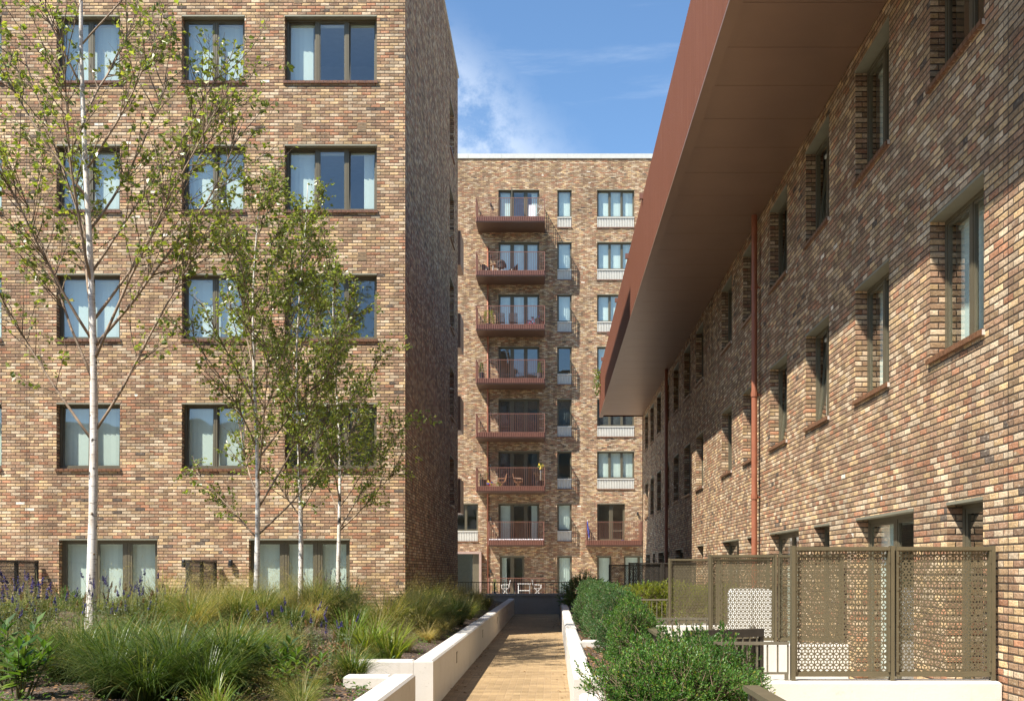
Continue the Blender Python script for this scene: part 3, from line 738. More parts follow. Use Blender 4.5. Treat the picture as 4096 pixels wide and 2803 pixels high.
b = MB(); b.cbox(-2.1, 5.42, -.12, .16, .703, .80, .012); b.build('coping', 'grey_conc', t)
t = thing('railing', 'thin black railing standing on the end wall of the path', 'railing', (-3.8, 42.4, .80))
b = MB(); b.box(0, 6.2, -.02, .02, .43, .46)
for i in range(59): b.box(i * .105, i * .105 + .014, -.008, .008, 0, .43)
b.build('bars', 'darkrail', t); b = MB()
pm_ = MB().box(0, .035, -.018, .018, 0, .428).mesh('post', 'darkrail')
for i in range(5): link('post', pm_, t, (i * 1.54, 0, 0))

# plinths between the right hand terraces, perforated screens and their railings
for yy, lab in ((10.6, 'nearest white concrete plinth wall under the largest perforated screen'), (16.0, 'white concrete plinth wall under the second perforated screen'), (21.3, 'white concrete plinth wall under the third perforated screen'),
                (26.6, 'concrete plinth wall behind the row of lime green bushes'), (32.0, 'shaded plinth wall under the wider dark screen'), (42.6, 'shaded plinth wall under the smaller dark screen')):
    t = wthing('plinth_wall', lab, (2.8, yy, 0)); b = MB(); W(b, -1.45 if yy > 12 else -.9, 1.585, -.14, .16, .62, .02); b.build('wall_run', 'concrete', t)

def perforated(W_, H_, w=.062):
    """tumbling-block sheet: every rhombus keeps a rim and loses its middle"""
    b = MB(); h = w / .8660254; T = .003
    def rim(q):
        c = sum(q, Vector((0, 0, 0))) / 4
        if not all(-1e-4 <= p.x <= W_ + 1e-4 and -1e-4 <= p.z <= H_ + 1e-4 for p in q):
            q2 = [Vector((min(max(p.x, 0), W_), 0, min(max(p.z, 0), H_))) for p in q]
            ar = abs((q2[2] - q2[0]).cross(q2[3] - q2[1]).length)
            if ar < 1e-7: return
            b.face(q2); return
        inn = [c + (p - c) * .63 for p in q]; n = len(b.v)
        for p in q: b.v.append((p.x, 0, p.z))
        for p in inn: b.v.append((p.x, 0, p.z))
        for p in inn: b.v.append((p.x, T, p.z))
        for i in range(4):
            j = (i + 1) % 4
            b.f.append((n + i, n + j, n + 4 + j, n + 4 + i)); b.mi.append(0)
            b.f.append((n + 4 + i, n + 4 + j, n + 8 + j, n + 8 + i)); b.mi.append(0)
    for r in range(-1, int(H_ / (.75 * h)) + 2):
        for cidx in range(-1, int(W_ / w) + 2):
            c = Vector((cidx * w + (r % 2) * w / 2, 0, r * .75 * h))
            V = [c + Vector((math.sin(a) * h / 2, 0, math.cos(a) * h / 2)) for a in [PI / 3 * i for i in range(6)]]
            rim([c, V[5], V[0], V[1]]); rim([c, V[1], V[2], V[3]]); rim([c, V[3], V[4], V[5]])
    return b
PW, PH = .905, 1.20
perf = perforated(PW, PH).mesh('perforated_panel', 'screen'); perf_shaded = perf.copy(); perf_shaded.materials[0] = M['darkrail']  # darker copy for the unlit screens, their shade put into the colour
def screen(label, loc, rz=0, dark=False, group='perforated privacy screens'):
    t = thing('privacy_screen', label, 'screen', loc, rz, group); mt = 'darkrail' if dark else 'screen'  # dark: posts and frame also carry the shade as a darker metal
    def fr():
        b = MB()
        for x0 in (0, .995):
            b.box(x0 + .04, x0 + .97, -.05, .02, 1.24, 1.275); b.box(x0 + .04, x0 + .97, -.03, .02, .0, .045)
            b.box(x0 + .036, x0 + .058, -.045, .02, .046, 1.239); b.box(x0 + .95, x0 + .97, -.045, .02, .046, 1.239)
            for zz in (.16, .5, .85, 1.12):
                for xx in (x0 + .047, x0 + .96): b.box(xx - .006, xx + .006, -.052, -.045, zz - .006, zz + .006)
        return b
    for i, x in enumerate((0, .975, 1.966)):
        link('post', cached(('post', i == 0, dark), lambda: MB().box(0, .034 if i else .038, -.055, .03, -.07, 1.285).mesh('post', mt)), t, (x, 0, 0))
    link('frame', cached(('frame', dark), lambda: fr().mesh('frame', mt)), t)
    for x in (.05, 1.045): link('perforated_panel', perf_shaded if dark else perf, t, (x, .0, .042))
    return t
screen('largest perforated bronze screen, nearest on the right and touching the sunlit brick wall', (2.36, 10.6, .66))
screen('second perforated bronze screen, with the white cabinet showing through it', (2.34, 16.0, .66))
screen('third perforated bronze screen, lime bushes showing through its holes', (2.32, 21.3, .66))
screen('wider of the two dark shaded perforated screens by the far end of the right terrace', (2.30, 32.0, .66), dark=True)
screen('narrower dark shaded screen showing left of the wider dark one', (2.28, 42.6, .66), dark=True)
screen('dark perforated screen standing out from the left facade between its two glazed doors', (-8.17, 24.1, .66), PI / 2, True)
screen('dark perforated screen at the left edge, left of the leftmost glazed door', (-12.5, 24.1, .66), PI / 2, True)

def railing(label, loc, L, H, rz=0, mt='rail', n=None, low=.06, group=None):
    t = thing('railing', label, 'railing', loc, rz, group)
    n = n or round(L / .105)
    MB().box(0, L, -.02, .02, H - .03, H).box(0, L, -.012, .012, low, low + .022).build('rails', mt, t)
    b = MB()
    for i in range(n + 1): x = .006 + i * (L - .012) / n; b.box(x - .007, x + .007, -.010, .010, low + .023, H - .031)
    b.build('bars', mt, t); b = MB()
    for x in (.02, L * .5, L - .02): b.box(x - .016, x + .016, -.018, .018, 0, low + .0)
    b.build('feet', mt, t); return t
railing('bronze railing beside the nearest perforated screen', (1.52, 10.6, .62), .82, .38)
railing('bronze railing left of the second perforated screen', (1.40, 16.0, .62), .92, .38)
railing('bronze railing left of the third perforated screen before lime bushes', (1.38, 21.3, .62), .92, .52)
railing('low bronze railing close before the third screen, its top below the others', (1.36, 19.2, .50), .90, .34)
railing('dark low railing on the left terrace by the foot of the leftmost glazed door', (-12.1, 23.0, .2), 3.75, .82, mt='darkrail')
# long guard rail beside the hedge
t = thing('guard_rail', 'long bronze guard rail with a flat top running beside the box hedge', 'railing', (1.30, 10, 0))
MB().box(-.05, .05, -7, -3.0, .92, .955).build('top_rail', 'screen', t); b = MB(); b.box(-.05, .05, .1, 6.2, .92, .955); pts = [(0, 6.2, .937), (0, 6.45, .925), (0, 6.62, .87), (0, 6.68, .75), (0, 6.68, .45)]
b.tube(pts, .04, 8); b.build('top_rail', 'screen', t)
b = MB()
for i in range(126):
    y = -6.95 + i * .105
    if -3.02 < y < .1: continue
    b.box(-.007, .007, y, y + .014, .10, .919)
b.build('bars', 'rail', t)
gp = MB().box(-.022, .022, 0, .05, 0, .915).mesh('post', 'rail')
for y in (-6.9, -5.0, -3.06, .12, 2.1, 4.1, 6.1): link('post', gp, t, (0, y, 0))
t = thing('gate', 'dark bronze gate standing ajar between the bushes and the largest screen', 'gate', (1.62, 13.1, .05), math.radians(24))
MB().box(0, 1.15, -.03, .03, .82, .92).box(0, 1.15, -.02, .02, .06, .10).box(0, .05, -.02, .02, .101, .819).box(1.10, 1.15, -.02, .02, .101, .819).build('frame', 'darkrail', t)
b = MB()
for i in range(10): x = .1 + i * .104; b.box(x, x + .016, -.03, -.012, .101, .819)
b.build('bars', 'rail', t); MB().box(.06, 1.09, .004, .012, .12, .80).build('back_sheet', 'darkrail', t)
# things on the right hand terraces
t = thing('storage_cabinet', 'white plastic cabinet with rounded shoulders behind the second perforated screen', 'cabinet', (3.33, 18.0, .04))
def rounded(b, x0, x1, y0, y1, z0, z1, r, mi=0):
    pr = [(x0, z0), (x1, z0)] + [(x1 - r + r * math.cos(a), z1 - r + r * math.sin(a)) for a in [PI / 2 * i / 5 for i in range(6)]] + [(x0 + r - r * math.sin(a), z1 - r + r * math.cos(a)) for a in [PI / 2 * i / 5 for i in range(6)]]
    n = len(b.v); m_ = len(pr)
    b.v += [(x, y0, z) for x, z in pr] + [(x, y1, z) for x, z in pr]
    b.f.append(tuple(range(n, n + m_))); b.f.append(tuple(range(n + 2 * m_ - 1, n + m_ - 1, -1))); b.mi += [mi, mi]
    for i in range(m_): j = (i + 1) % m_; b.f.append((n + i, n + m_ + i, n + m_ + j, n + j)); b.mi.append(mi)
b = MB(); rounded(b, -.34, .34, -.2, .2, 0, 1.36, .09); b.build('carcass', 'whitep', t)
b = MB(); b.box(-.31, -.005, -.215, -.203, .05, 1.28); b.box(.005, .31, -.215, -.203, .05, 1.28); b.build('door', 'whitep', t); MB().box(-.04, -.02, -.24, -.216, .6, .75).box(.02, .04, -.24, -.216, .6, .75).build('handle', 'clay', t)
# ================================================================== VEGETATION
def birch(label, x, y, z0, H, r0, first, spread, nmain, leafn, leafL, seed, lean=(0, 0), forks=(), up=.55):
    r = random.Random(seed); t = thing('birch_tree', label, 'tree', (x, y, z0), 0, 'white stemmed birches in the left bed')
    tr = MB(); lim = MB(); tw = MB(); lf = MB(); tips = []
    wob = [(r.uniform(-1, 1), r.uniform(-1, 1)) for _ in range(5)]
    def tp(s):
        a = s / H; w1 = math.sin(a * 7 + wob[0][0]) * .05 * a * H * .25; w2 = math.sin(a * 5 + wob[1][0] * 3) * .05 * a * H * .25
        return Vector((lean[0] * a * H + w1, lean[1] * a * H + w2, s))
    def tr_r(s): return max(.006, r0 * (1 - .93 * (s / H) ** .72)) * (1.22 if s < .15 else (1.08 if s < .5 else 1))
    N = 34; pts = [tp(H * i / N) for i in range(N + 1)]
    tr.tube(pts, [tr_r(H * i / N) * (1 + .05 * math.sin(i * 2.3)) for i in range(N + 1)], 12)
    for _ in range(9):                                     # old branch scars
        s = r.uniform(.8, first + 1.5); a = r.uniform(0, 2 * PI) if r.random() < .4 else r.uniform(3.4, 6.0); q = tp(s); rr = tr_r(s)
        dd = Vector((math.cos(a), math.sin(a), .2)); tr.tube([q + dd * rr * .8, q + dd * rr * 1.12], [rr * .34, rr * .18], 7, 1)
    def stem(p, d, L, ra, n, jit, trop):
        pl = [p]; d = d.normalized()
        for i in range(n):
            d = (d + Vector((r.gauss(0, jit), r.gauss(0, jit), r.gauss(0, jit) + trop))).normalized(); pl.append(pl[-1] + d * (L / n))
        return pl
    def at(pl, f): k = f * (len(pl) - 1); i = min(int(k), len(pl) - 2); return pl[i].lerp(pl[i + 1], k - i), (pl[i + 1] - pl[i]).normalized()
    def side(d, ang):
        v = Vector((r.gauss(0, 1), r.gauss(0, 1), r.gauss(0, 1) * .6)); v = (v - d * v.dot(d)).normalized(); return d * math.cos(ang) + v * math.sin(ang)
    mains = []
    for i in range(nmain):
        f = (i + r.uniform(-.3, .3)) / nmain; s = first + (H * .93 - first) * max(0, f) ** .9; a = i * 2.4 + r.uniform(-.5, .5)
        L = spread * (1 - .72 * max(0, f) ** 1.3) * r.uniform(.8, 1.2); an = r.uniform(.42, .72)
        mains.append((s, a, L, an, min(tr_r(s) * .45, .006 + L * .0055)))
    for (s, a, L, an) in forks: mains.append((s, a, L, an, min(.021, tr_r(s) * .4)))
    for (s, a, L, an, ra) in mains:
        d = Vector((math.cos(a) * math.sin(an), math.sin(a) * math.sin(an), math.cos(an)))
        pl = stem(tp(s), d, L * 1.35, ra, 9, .035, .045 * up); lim.tube(pl, [ra * (1 - .85 * i / 9) + .003 for i in range(10)], 6)
        for j in range(int(7 + L * 6)):
            p, dd = at(pl, r.uniform(.22, .98)); L2 = L * r.uniform(.22, .48)
            p2 = stem(p, side(dd, r.uniform(.4, .8)), L2, .01, 5, .10, .06 * up); tw.tube(p2, [.0075 * (1 - .7 * i / 5) + .0015 for i in range(6)], 4, cap=False); tips.append((p2, .2))
            for q in range(int(2 + L2 * 4.5)):
                p, dd = at(p2, r.uniform(.2, .95)); L3 = r.uniform(.15, .42)
                p3 = stem(p, side(dd, r.uniform(.4, .9)), L3, .004, 3, .16, -.02); tw.tube(p3, [.0036, .0028, .002, .0012], 3, cap=False); tips.append((p3, .1))
    for _ in range(leafn):
        pl, lo = r.choice(tips); p, dd = at(pl, r.uniform(lo, 1)); L = leafL * r.uniform(.55, 1.15)
        d = Vector((r.gauss(0, .8), r.gauss(0, .8), r.gauss(-.55, .6))) + dd * .5
        for q in range(r.choice((1, 1, 2))):
            d2 = (d + Vector((r.gauss(0, .7), r.gauss(0, .7), r.gauss(0, .5)))).normalized()
            lf.leaf(p + d2 * .012, d2, Vector((r.gauss(0, 1), r.gauss(0, 1), r.gauss(.7, 1))), L, L * .74)
    tr.build('trunk', ['bark', 'wood'], t, smooth=True); lim.build('limbs', 'limb', t, smooth=True); tw.build('twigs', 'wood', t)
    lf.build('crown', 'birch_leaf', t)
    return t
birch('tallest birch at the left, thick white trunk forking low, airy sparse leaves', P(205, 16), 16.0, .50, 14.2, .086, 4.3, 2.6, 17, 5000, .098, 5, (.002, .0), [(3.1, PI, 2.9, .62), (3.25, .1, 2.7, .62), (4.0, 2.9, 3.0, .5), (4.3, -.3, 3.0, .5), (4.9, .4, 3.0, .55), (4.6, 3.6, 2.6, .6), (5.6, .1, 2.9, .5), (5.9, 2.6, 2.8, .45)], .75)
birch('leftmost of the three slimmer birches, its trunk leaning before the right glazed door', P(580, 19), 19.0, .52, 8.3, .062, 2.15, 2.05, 22, 5200, .084, 11, (.004, 0), [(1.75, PI, 1.2, .8), (1.8, 0, 1.6, .85)])
birch('middle of the three slimmer birches, straight bright white trunk', P(680, 20.5), 20.5, .52, 8.6, .062, 2.3, 1.55, 22, 4700, .080, 23, (.002, 0), [(2.2, 3.0, 1.3, .7)])
birch('rightmost of the three slimmer birches, thin trunk and crown reaching over the facade corner', P(767, 22.5), 22.5, .52, 7.7, .058, 2.0, 1.65, 20, 4600, .080, 31, (-.004, 0), [(2.0, .2, 1.5, .8), (2.5, 0, 1.5, .65)])

def shrub_mesh(rx, ry, h, n, L, mat, seed, wd=.48, lump=.22, upright=.5):
    r = random.Random(seed); b = MB(); st = MB(); off = Vector((r.uniform(0, 50), r.uniform(0, 50), r.uniform(0, 50)))
    sprigs = n // 11
    for i in range(sprigs):
        a = r.uniform(0, 2 * PI); zc = r.uniform(-.75, 1); rad = math.sqrt(max(0, 1 - zc * zc)) if zc > 0 else 1 - .18 * zc * zc
        d = Vector((math.cos(a) * rad, math.sin(a) * rad, zc)); k = 1 + lump * 1.6 * noise.noise(d * 1.9 + off) + lump * .8 * noise.noise(d * 4.5 + off)
        k *= 1 - .42 * r.random() ** 2.2 + r.uniform(0, .07)
        p = Vector((d.x * rx * k, d.y * ry * k, h * .5 + d.z * h * .5 * k)); p.z = max(p.z, .03)
        out = (Vector((d.x / rx, d.y / ry, d.z * 1.6 / h)).normalized() * .8 + Vector((r.gauss(0, .4), r.gauss(0, .4), upright + r.gauss(0, .3)))).normalized()
        sl = L * r.uniform(2.2, 4.2); q = p - out * sl * .6
        st.tube([q - out * sl, q, q + out * sl], [.004, .003, .0015], 3, cap=False)
        for j in range(11):
            f = j / 10; base = q + out * (sl * f); an = j * 2.4 + r.uniform(-.5, .5)
            u = out.orthogonal().normalized(); v = out.cross(u); sdir = u * math.cos(an) + v * math.sin(an)
            dd = (sdir * (1.1 - .75 * f) + out * (.45 + .5 * f)).normalized()
            b.leaf(base, dd, out + Vector((r.gauss(0, .3),) * 3), L * r.uniform(.7, 1.2) * (1 - .25 * f), L * wd)
    for i in range(8):
        a = r.uniform(0, 2 * PI); st.tube([(0, 0, 0), (math.cos(a) * rx * .3, math.sin(a) * ry * .3, h * .4), (math.cos(a) * rx * .6, math.sin(a) * ry * .6, h * .8)], [.016, .011, .004], 5)
    return b.mesh('foliage', mat), st.mesh('stems', 'wood')
def shrub(label, loc, me, group=None, rz=0, sc=1.0):
    t = thing('box_shrub', label, 'shrub', loc, rz, group); link('foliage', me[0], t); link('stems', me[1], t); t.scale = (sc, sc, sc); return t
nb = shrub_mesh(.74, .85, .86, 24000, .046, 'box_leaf', 3, .48, .34)
shrub('big dark glossy box bush in the right foreground, tall sprigs against the white plinth', (1.32, 10.7, .20), nb, sc=.94)
shrub('dark glossy box bush at the bottom edge right of centre, below the big one', (1.02, 8.7, .38), nb, rz=2.2, sc=.76)
nb2 = shrub_mesh(.42, .45, .75, 8000, .044, 'box_leaf', 9, .46, .34)
hb = [shrub_mesh(.37, .95, .97, 19000, .042, m_, s, .5, .26) for m_, s in (('box_leaf', 21), ('blue_leaf', 22))]
for i, (yy, mi, zz, sc) in enumerate(((14.5, 0, .34, .92), (16.3, 1, .36, .93), (18.2, 1, .40, .98), (20.2, 1, .40, .98), (22.4, 1, .40, 1.0), (24.8, 1, .40, 1.02))):
    shrub(('blue green clipped box in the hedge beside the right planter wall', 'mid green box at the near end of the hedge, before the blue green ones')[mi == 0], (1.10 - .03 * i, yy, zz), hb[mi], 'box hedge along the path' if mi else 'near end of the box hedge', rz=i * PI, sc=sc)
lb = shrub_mesh(.52, .45, .95, 9000, .042, 'lime_leaf', 33, .55, .30)
for i, x in enumerate((1.62, 2.25, 2.95, 3.6, 4.1)):
    shrub('lime green box bush in the sunny row beyond the third railing', (x, 25.6 + .1 * (i % 2), .42), lb, 'lime bushes in a row', rz=i * 1.3, sc=1 + .06 * (i % 3))
db = shrub_mesh(.75, .9, 1.15, 10000, .05, 'box_leaf', 44, .5, .25)
shrub('dark shaded round bush at the far end of the right planter', (1.10, 34.6, .42), db); shrub('dark shaded bush hidden behind the hedge under the dark screens', (2.5, 30.3, .1), db, rz=1)
shrub('dark shaded bush right of the other under the wider dark screen', (3.6, 29.6, .05), db, rz=2)
shrub('low green box in front of the leftmost glazed door', (-9.9, 22.1, .45), nb2, rz=1); shrub('low green box right of the first birch before the glazed door', (-8.6, 21.8, .35), nb2, rz=2)

def grass_mesh(n, L, W, lean, bend, mat, seed, base=.12, plume=0, pm='grass_tan'):
    r = random.Random(seed); b = MB()
    for i in range(n):
        a = r.uniform(0, 2 * PI); rr = base * math.sqrt(r.random()); l = L * r.uniform(.55, 1.12)
        b.blade((math.cos(a) * rr, math.sin(a) * rr, 0), a + r.gauss(0, .5), abs(r.gauss(lean, .18)), l, W * r.uniform(.7, 1.2), r.uniform(.5, 1.0) * bend, 5)
    for i in range(plume):
        a = r.uniform(0, 2 * PI); rr = base * math.sqrt(r.random()); an = abs(r.gauss(.35, .22)); l = L * r.uniform(.95, 1.3)
        n0 = len(b.f); b.blade((math.cos(a) * rr, math.sin(a) * rr, 0), a, an, l, .004, .9, 5, 1)
        q = Vector(b.v[-1]); 
        for j in range(7):
            w_ = r.uniform(0, 1); v = Vector((r.gauss(0, .035), r.gauss(0, .035), r.gauss(0, .03))); b.leaf(q - Vector((0, 0, .0)) + v, Vector((r.gauss(0, 1), r.gauss(0, 1), r.gauss(0, .6))), Vector((0, 0, 1)), .035, .006, 1)
    return b.mesh('blades', [mat, pm])
G = {'green': [grass_mesh(680, 1.02, .011, .34, 2.15, 'grass_green', s, .15) for s in (1, 2)],
     'olive': [grass_mesh(640, .90, .009, .36, 2.15, 'grass_olive', s, .12, 60) for s in (3, 4)],
     'tan': [grass_mesh(520, .78, .0075, .42, 2.2, 'grass_tan', s, .11, 110) for s in (5, 6)],
     'iris': [grass_mesh(95, .68, .030, .30, 1.0, 'iris', s, .13) for s in (7, 8)]}
def grass(kind, x, y, label, group, sc=1.0, rz=None):
    t = link('sedge_tussock', G[kind][R.randrange(2)], None, (x, y, hz(x, y) - .02), R.uniform(0, 6) if rz is None else rz)
    t.scale = (sc, sc, sc * R.uniform(.92, 1.08)); return tag(t, label, 'plant', group)
def veronica(seed, n=26, H=.85, dry=.2):
    r = random.Random(seed); st = MB(); lf = MB(); spikes = []
    for i in range(n):
        fl = MB(); a = r.uniform(0, 2 * PI); rr = .24 * math.sqrt(r.random()); h = H * r.uniform(.6, 1.1); ln = r.uniform(0, .28)
        p = [Vector((math.cos(a) * rr * (1 + ln * f), math.sin(a) * rr * (1 + ln * f), h * f)) + Vector((math.cos(a), math.sin(a), 0)) * ln * f * f * h * .7 for f in (0, .25, .5, .75, 1)]
        st.tube(p, [.005, .0045, .004, .003, .002], 4, cap=False)
        for j in range(22):
            f = r.uniform(.08, .82); k = f * 4; q = p[int(k)].lerp(p[min(int(k) + 1, 4)], k - int(k)); an = r.uniform(0, 2 * PI); L = .085 * (1.15 - f * .8) * r.uniform(.7, 1.2)
            lf.leaf(q, Vector((math.cos(an), math.sin(an), r.uniform(-.35, .5))), Vector((r.gauss(0, .3), r.gauss(0, .3), 1)), L, L * .42)
        mi = 1 if r.random() < dry else 0; hl = r.uniform(.07, .15); d = (p[4] - p[3]).normalized()
        for j in range(46):
            f = r.random(); an = r.uniform(0, 2 * PI); s = Vector((math.cos(an), math.sin(an), .35)); q = p[4] + d * (hl * (f - .25))
            fl.leaf(q, s, Vector((r.gauss(0, 1), r.gauss(0, 1), r.gauss(0, 1))), .022 * (1.15 - f * .8), .014)
        if i % 3: spikes.append(fl.mesh('flower_spike', 'dry' if mi else 'violet'))
    return st.mesh('stems', 'flower_stem'), lf.mesh('leaves', 'sage_leaf'), spikes
V = [veronica(1, 12), veronica(2, 12, .8, .45), veronica(3, 8, .62, .25)]
def flower(x, y, k, label, group, sc=1.0):
    t = thing('flowering_plant', label, 'flower plant', (x, y, hz(x, y) - .02), R.uniform(0, 6), group); t.scale = (sc, sc, sc)
    link('stems', V[k][0], t); link('leaves', V[k][1], t)
    for me in V[k][2]: link('flower_spike', me, t)
    return t
def broad(seed, n, H):
    r = random.Random(seed); st = MB(); lf = MB()
    for i in range(n):
        a = r.uniform(0, 2 * PI); rr = r.uniform(0, .22); h = H * r.uniform(.5, 1.1); top = Vector((math.cos(a) * rr * 1.4, math.sin(a) * rr * 1.4, h)); b0 = Vector((math.cos(a) * rr * .5, math.sin(a) * rr * .5, 0))
        st.tube([b0, b0.lerp(top, .5), top], [.007, .006, .004], 5)
        for j in range(13):
            f = 1 - j * .045; q = b0.lerp(top, f); an = j * 2.4; d = Vector((math.cos(an), math.sin(an), 1.0 - j * .10)); L = r.uniform(.11, .17)
            lf.leaf(q, d, Vector((0, 0, 1)) + Vector((math.cos(an), math.sin(an), 0)) * -.5, L, L * .36)
    return st.mesh('stems', 'flower_stem'), lf.mesh('leaves', 'broad_leaf')
BL = [broad(1, 12, .42), broad(2, 9, .5)]
def broadleaf(x, y, k, label, sc=1.0):
    t = thing('evergreen_plant', label, 'plant', (x, y, hz(x, y)), R.uniform(0, 6)); t.scale = (sc, sc, sc); link('stems', BL[k][0], t); link('leaves', BL[k][1], t)

# big dark tussocks in the foreground
for xd, d, sc, lab in ((255, 11.3, 1.1, 'dark green arching tussock in the left foreground, left of the two big ones'), (390, 10.6, 1.12, 'largest dark green arching tussock at the middle of the left foreground'), (520, 10.9, 1.05, 'dark green tussock right of the largest one in the foreground'),
                       (330, 13.2, .95, 'dark green tussock close behind the largest foreground one'), (585, 13.0, .85, 'dark green tussock left of the purple spikes in the foreground'), (175, 13.4, .8, 'dark green tussock at the foot of the purple flower drift on the left'),
                       (800, 11.75, .6, 'small green tussock before the white return wall')):
    grass('green', P(xd, d), d, lab, None, sc)
for xd, d, lab in ((830, 14.5, 'lime sword leaved clump behind the white return wall, left one'), (885, 14.2, 'lime sword leaved clump close to the corner of the long planter wall'), (790, 15.4, 'lime sword leaved clump behind the other two by the wall corner'), (485, 9.1, 'strap leaved plant at the bottom edge with long arching leaf'),
                   (545, 12.4, 'lime sword leaved clump between the tussocks')):
    grass('iris', P(xd, d), d, lab, None, .55 if d < 10 else .95)
broadleaf(P(622, 10.9), 10.9, 0, 'glossy broad leaved plant in the sun right of the big tussocks', 1.1)
broadleaf(P(668, 10.3), 10.3, 1, 'glossy broad leaved plant nearest the front planter wall', .85)
broadleaf(P(580, 11.7), 11.7, 1, 'glossy broad leaved plant half hidden behind the tussocks', .9)
broadleaf(P(40, 10.3), 10.3, 0, 'glossy broad leaved plant in the bottom left corner', 1.25)
broadleaf(P(10, 11.3), 11.3, 1, 'glossy broad leaved plant at the left edge behind the corner one', 1.3)
# purple flowered plants
for i, (xd, d) in enumerate(((18, 13.2), (62, 13.5), (105, 13.4), (145, 14.0), (40, 14.6), (95, 14.8), (10, 12.4))): flower(P(xd, d), d, i % 2, 'purple spiked plant with grey green leaves in the drift at the left edge', 'purple drift at the left edge', 1.2)
for i, (xd, d) in enumerate(((228, 14.4), (262, 14.8), (300, 14.6), (322, 15.2), (185, 14.9))): flower(P(xd, d), d, 1 - i % 2, 'purple spiked plant at the foot of the tallest birch', 'purple plants round the tallest birch', 1.1)
for i, (xd, d) in enumerate(((372, 16.4), (392, 17.0), (350, 16.8))): flower(P(xd, d), d, 2, 'short purple spiked plant right of the tallest birch before the brick wall', 'short purple plants', 1.0)
for i, (xd, d) in enumerate(((612, 13.6), (650, 13.4), (668, 14.0))): flower(P(xd, d), d, 2, 'purple spiked plant among the straw grass behind the broad leaved plant', 'purple plants amid the straw grass', 1.15)
for i, (xd, d) in enumerate(((715, 13.2), (748, 13.1), (785, 13.5))): flower(P(xd, d), d, 2, 'purple spiked plant left of the white return wall', 'purple plants by the return wall', 1.0)
for i, (xd, d) in enumerate(((700, 20.6), (735, 20.9), (790, 21.3))): flower(P(xd, d), d, 1, 'dark purple spiked plant at the feet of the slim birches', 'purple plants by the slim birches', 1.0)
for i, (xd, d) in enumerate(((985, 27), (1010, 28), (1000, 30))): flower(P(xd, d), d, 2, 'purple spiked plant in the grass strip by the shaded end wall', 'purple plants by the end wall', 1.15)
# drifts of grass
def drift(kind, n, xr, dr, label, group, sc=(.75, 1.05)):
    pts = []
    for _ in range(n * 30):
        if len(pts) >= n: break
        d = R.uniform(*dr); x = R.uniform(*xr)
        if x > -1.98 or (11 < d < 13.5 and x > -2.9): continue
        if all((x - q[0]) ** 2 + (d - q[1]) ** 2 > .30 for q in pts): pts.append((x, d))
    for x, d in pts: grass(kind, x, d, label, group, R.uniform(*sc))
drift('olive', 24, (-6.2, -2.2), (15.5, 22), 'olive feathery grass tussock in the drift round the slim birches', 'olive grass drift', (.6, 1.2))
drift('tan', 13, (-6.2, -2.2), (14.3, 21), 'straw coloured wispy grass tussock in the drift round the slim birches', 'straw grass drift', (.55, 1.15))
drift('green', 12, (-5.6, -2.3), (15.5, 23), 'fresh green tussock among the feathery grasses near the path wall', 'green tussocks by the path wall', (.7, .95))
drift('olive', 16, (-3.35, -2.05), (23, 38), 'olive grass tussock in the strip between path wall and building end', 'grasses in the strip beside the building end', (.7, 1.0))
drift('green', 7, (-3.35, -2.05), (22, 30), 'green tussock in the strip between path wall and building end', 'green tussocks in the strip', (.7, .95))
drift('tan', 12, (-3.0, -2.02), (14.8, 26), 'straw coloured tussock leaning over the long planter wall', 'straw tussocks on the wall', (.5, .75))
drift('olive', 9, (-10.2, -6.2), (16.2, 20), 'olive tussock under and behind the purple drift at the left', 'olive grass at the left', (.6, .85))
drift('tan', 10, (-6.4, -3.0), (12.6, 14.4), 'low straw tussock behind the dark foreground tussocks', 'low straw tussocks', (.6, .95))
drift('olive', 8, (-6.8, -5.0), (11.6, 13.4), 'low olive tussock at the left of the dark foreground tussocks', 'low olive tussocks', (.5, .7))
for i, (xd, d, sc) in enumerate(((185, 12.2, 1.0), (320, 12.0, 1.05), (455, 12.2, 1.0), (250, 10.4, .8), (330, 10.0, .85), (470, 10.0, .85), (600, 12.4, .8), (150, 12.2, .75))):
    grass('green', P(xd, d), d, 'dark green tussock filling the foreground between the big arching ones', 'foreground tussocks', sc)
drift('tan', 5, (-5.0, -3.0), (11.6, 13.0), 'straw tussock poking out between the dark foreground tussocks', 'foreground straw tussocks', (.6, .8))
drift('olive', 5, (-2.6, -1.95), (8.2, 11.0), 'low olive tussock beside the near planter wall', 'tussocks by the near wall', (.35, .5))
# low ground cover and litter
r = random.Random(5); b = MB()
for i in range(5200):
    x = r.uniform(-10, -1.75); d = 9 + 14 * r.random() ** 1.3
    if 11.3 < d < 13.3 and x > -2.6: continue
    q = noise.noise(Vector((x * .9, d * .9, 7)))
    if q < -.02: continue
    for j in range(3): an = r.uniform(0, 6.3); b.leaf(Vector((x, d, hz(x, d) + r.uniform(.0, .10))), Vector((math.cos(an), math.sin(an), r.uniform(0, .9))), Vector((r.gauss(0, .4), r.gauss(0, .4), 1)), r.uniform(.03, .07), .026)
gc = b.build('ground_cover', 'broad_leaf'); gc['kind'] = 'stuff'
b = MB()
for i in range(5000):
    if r.random() < .75: x = r.uniform(-9, -1.75); d = r.uniform(8, 15); z = hz(x, d)
    else: x = r.uniform(.50, 1.25); d = r.uniform(12, 22); z = .46
    if 11.3 < d < 13.3 and -2.6 < x < -1: continue
    an = r.uniform(0, 6.3); b.leaf(Vector((x, d, z + r.uniform(0, .02))), Vector((math.cos(an), math.sin(an), r.uniform(-.2, .4))), Vector((r.gauss(0, .5), r.gauss(0, .5), 1)), r.uniform(.03, .08), r.uniform(.015, .03))
gl = b.build('bark_chips', 'dry'); gl['kind'] = 'stuff'
b = MB()
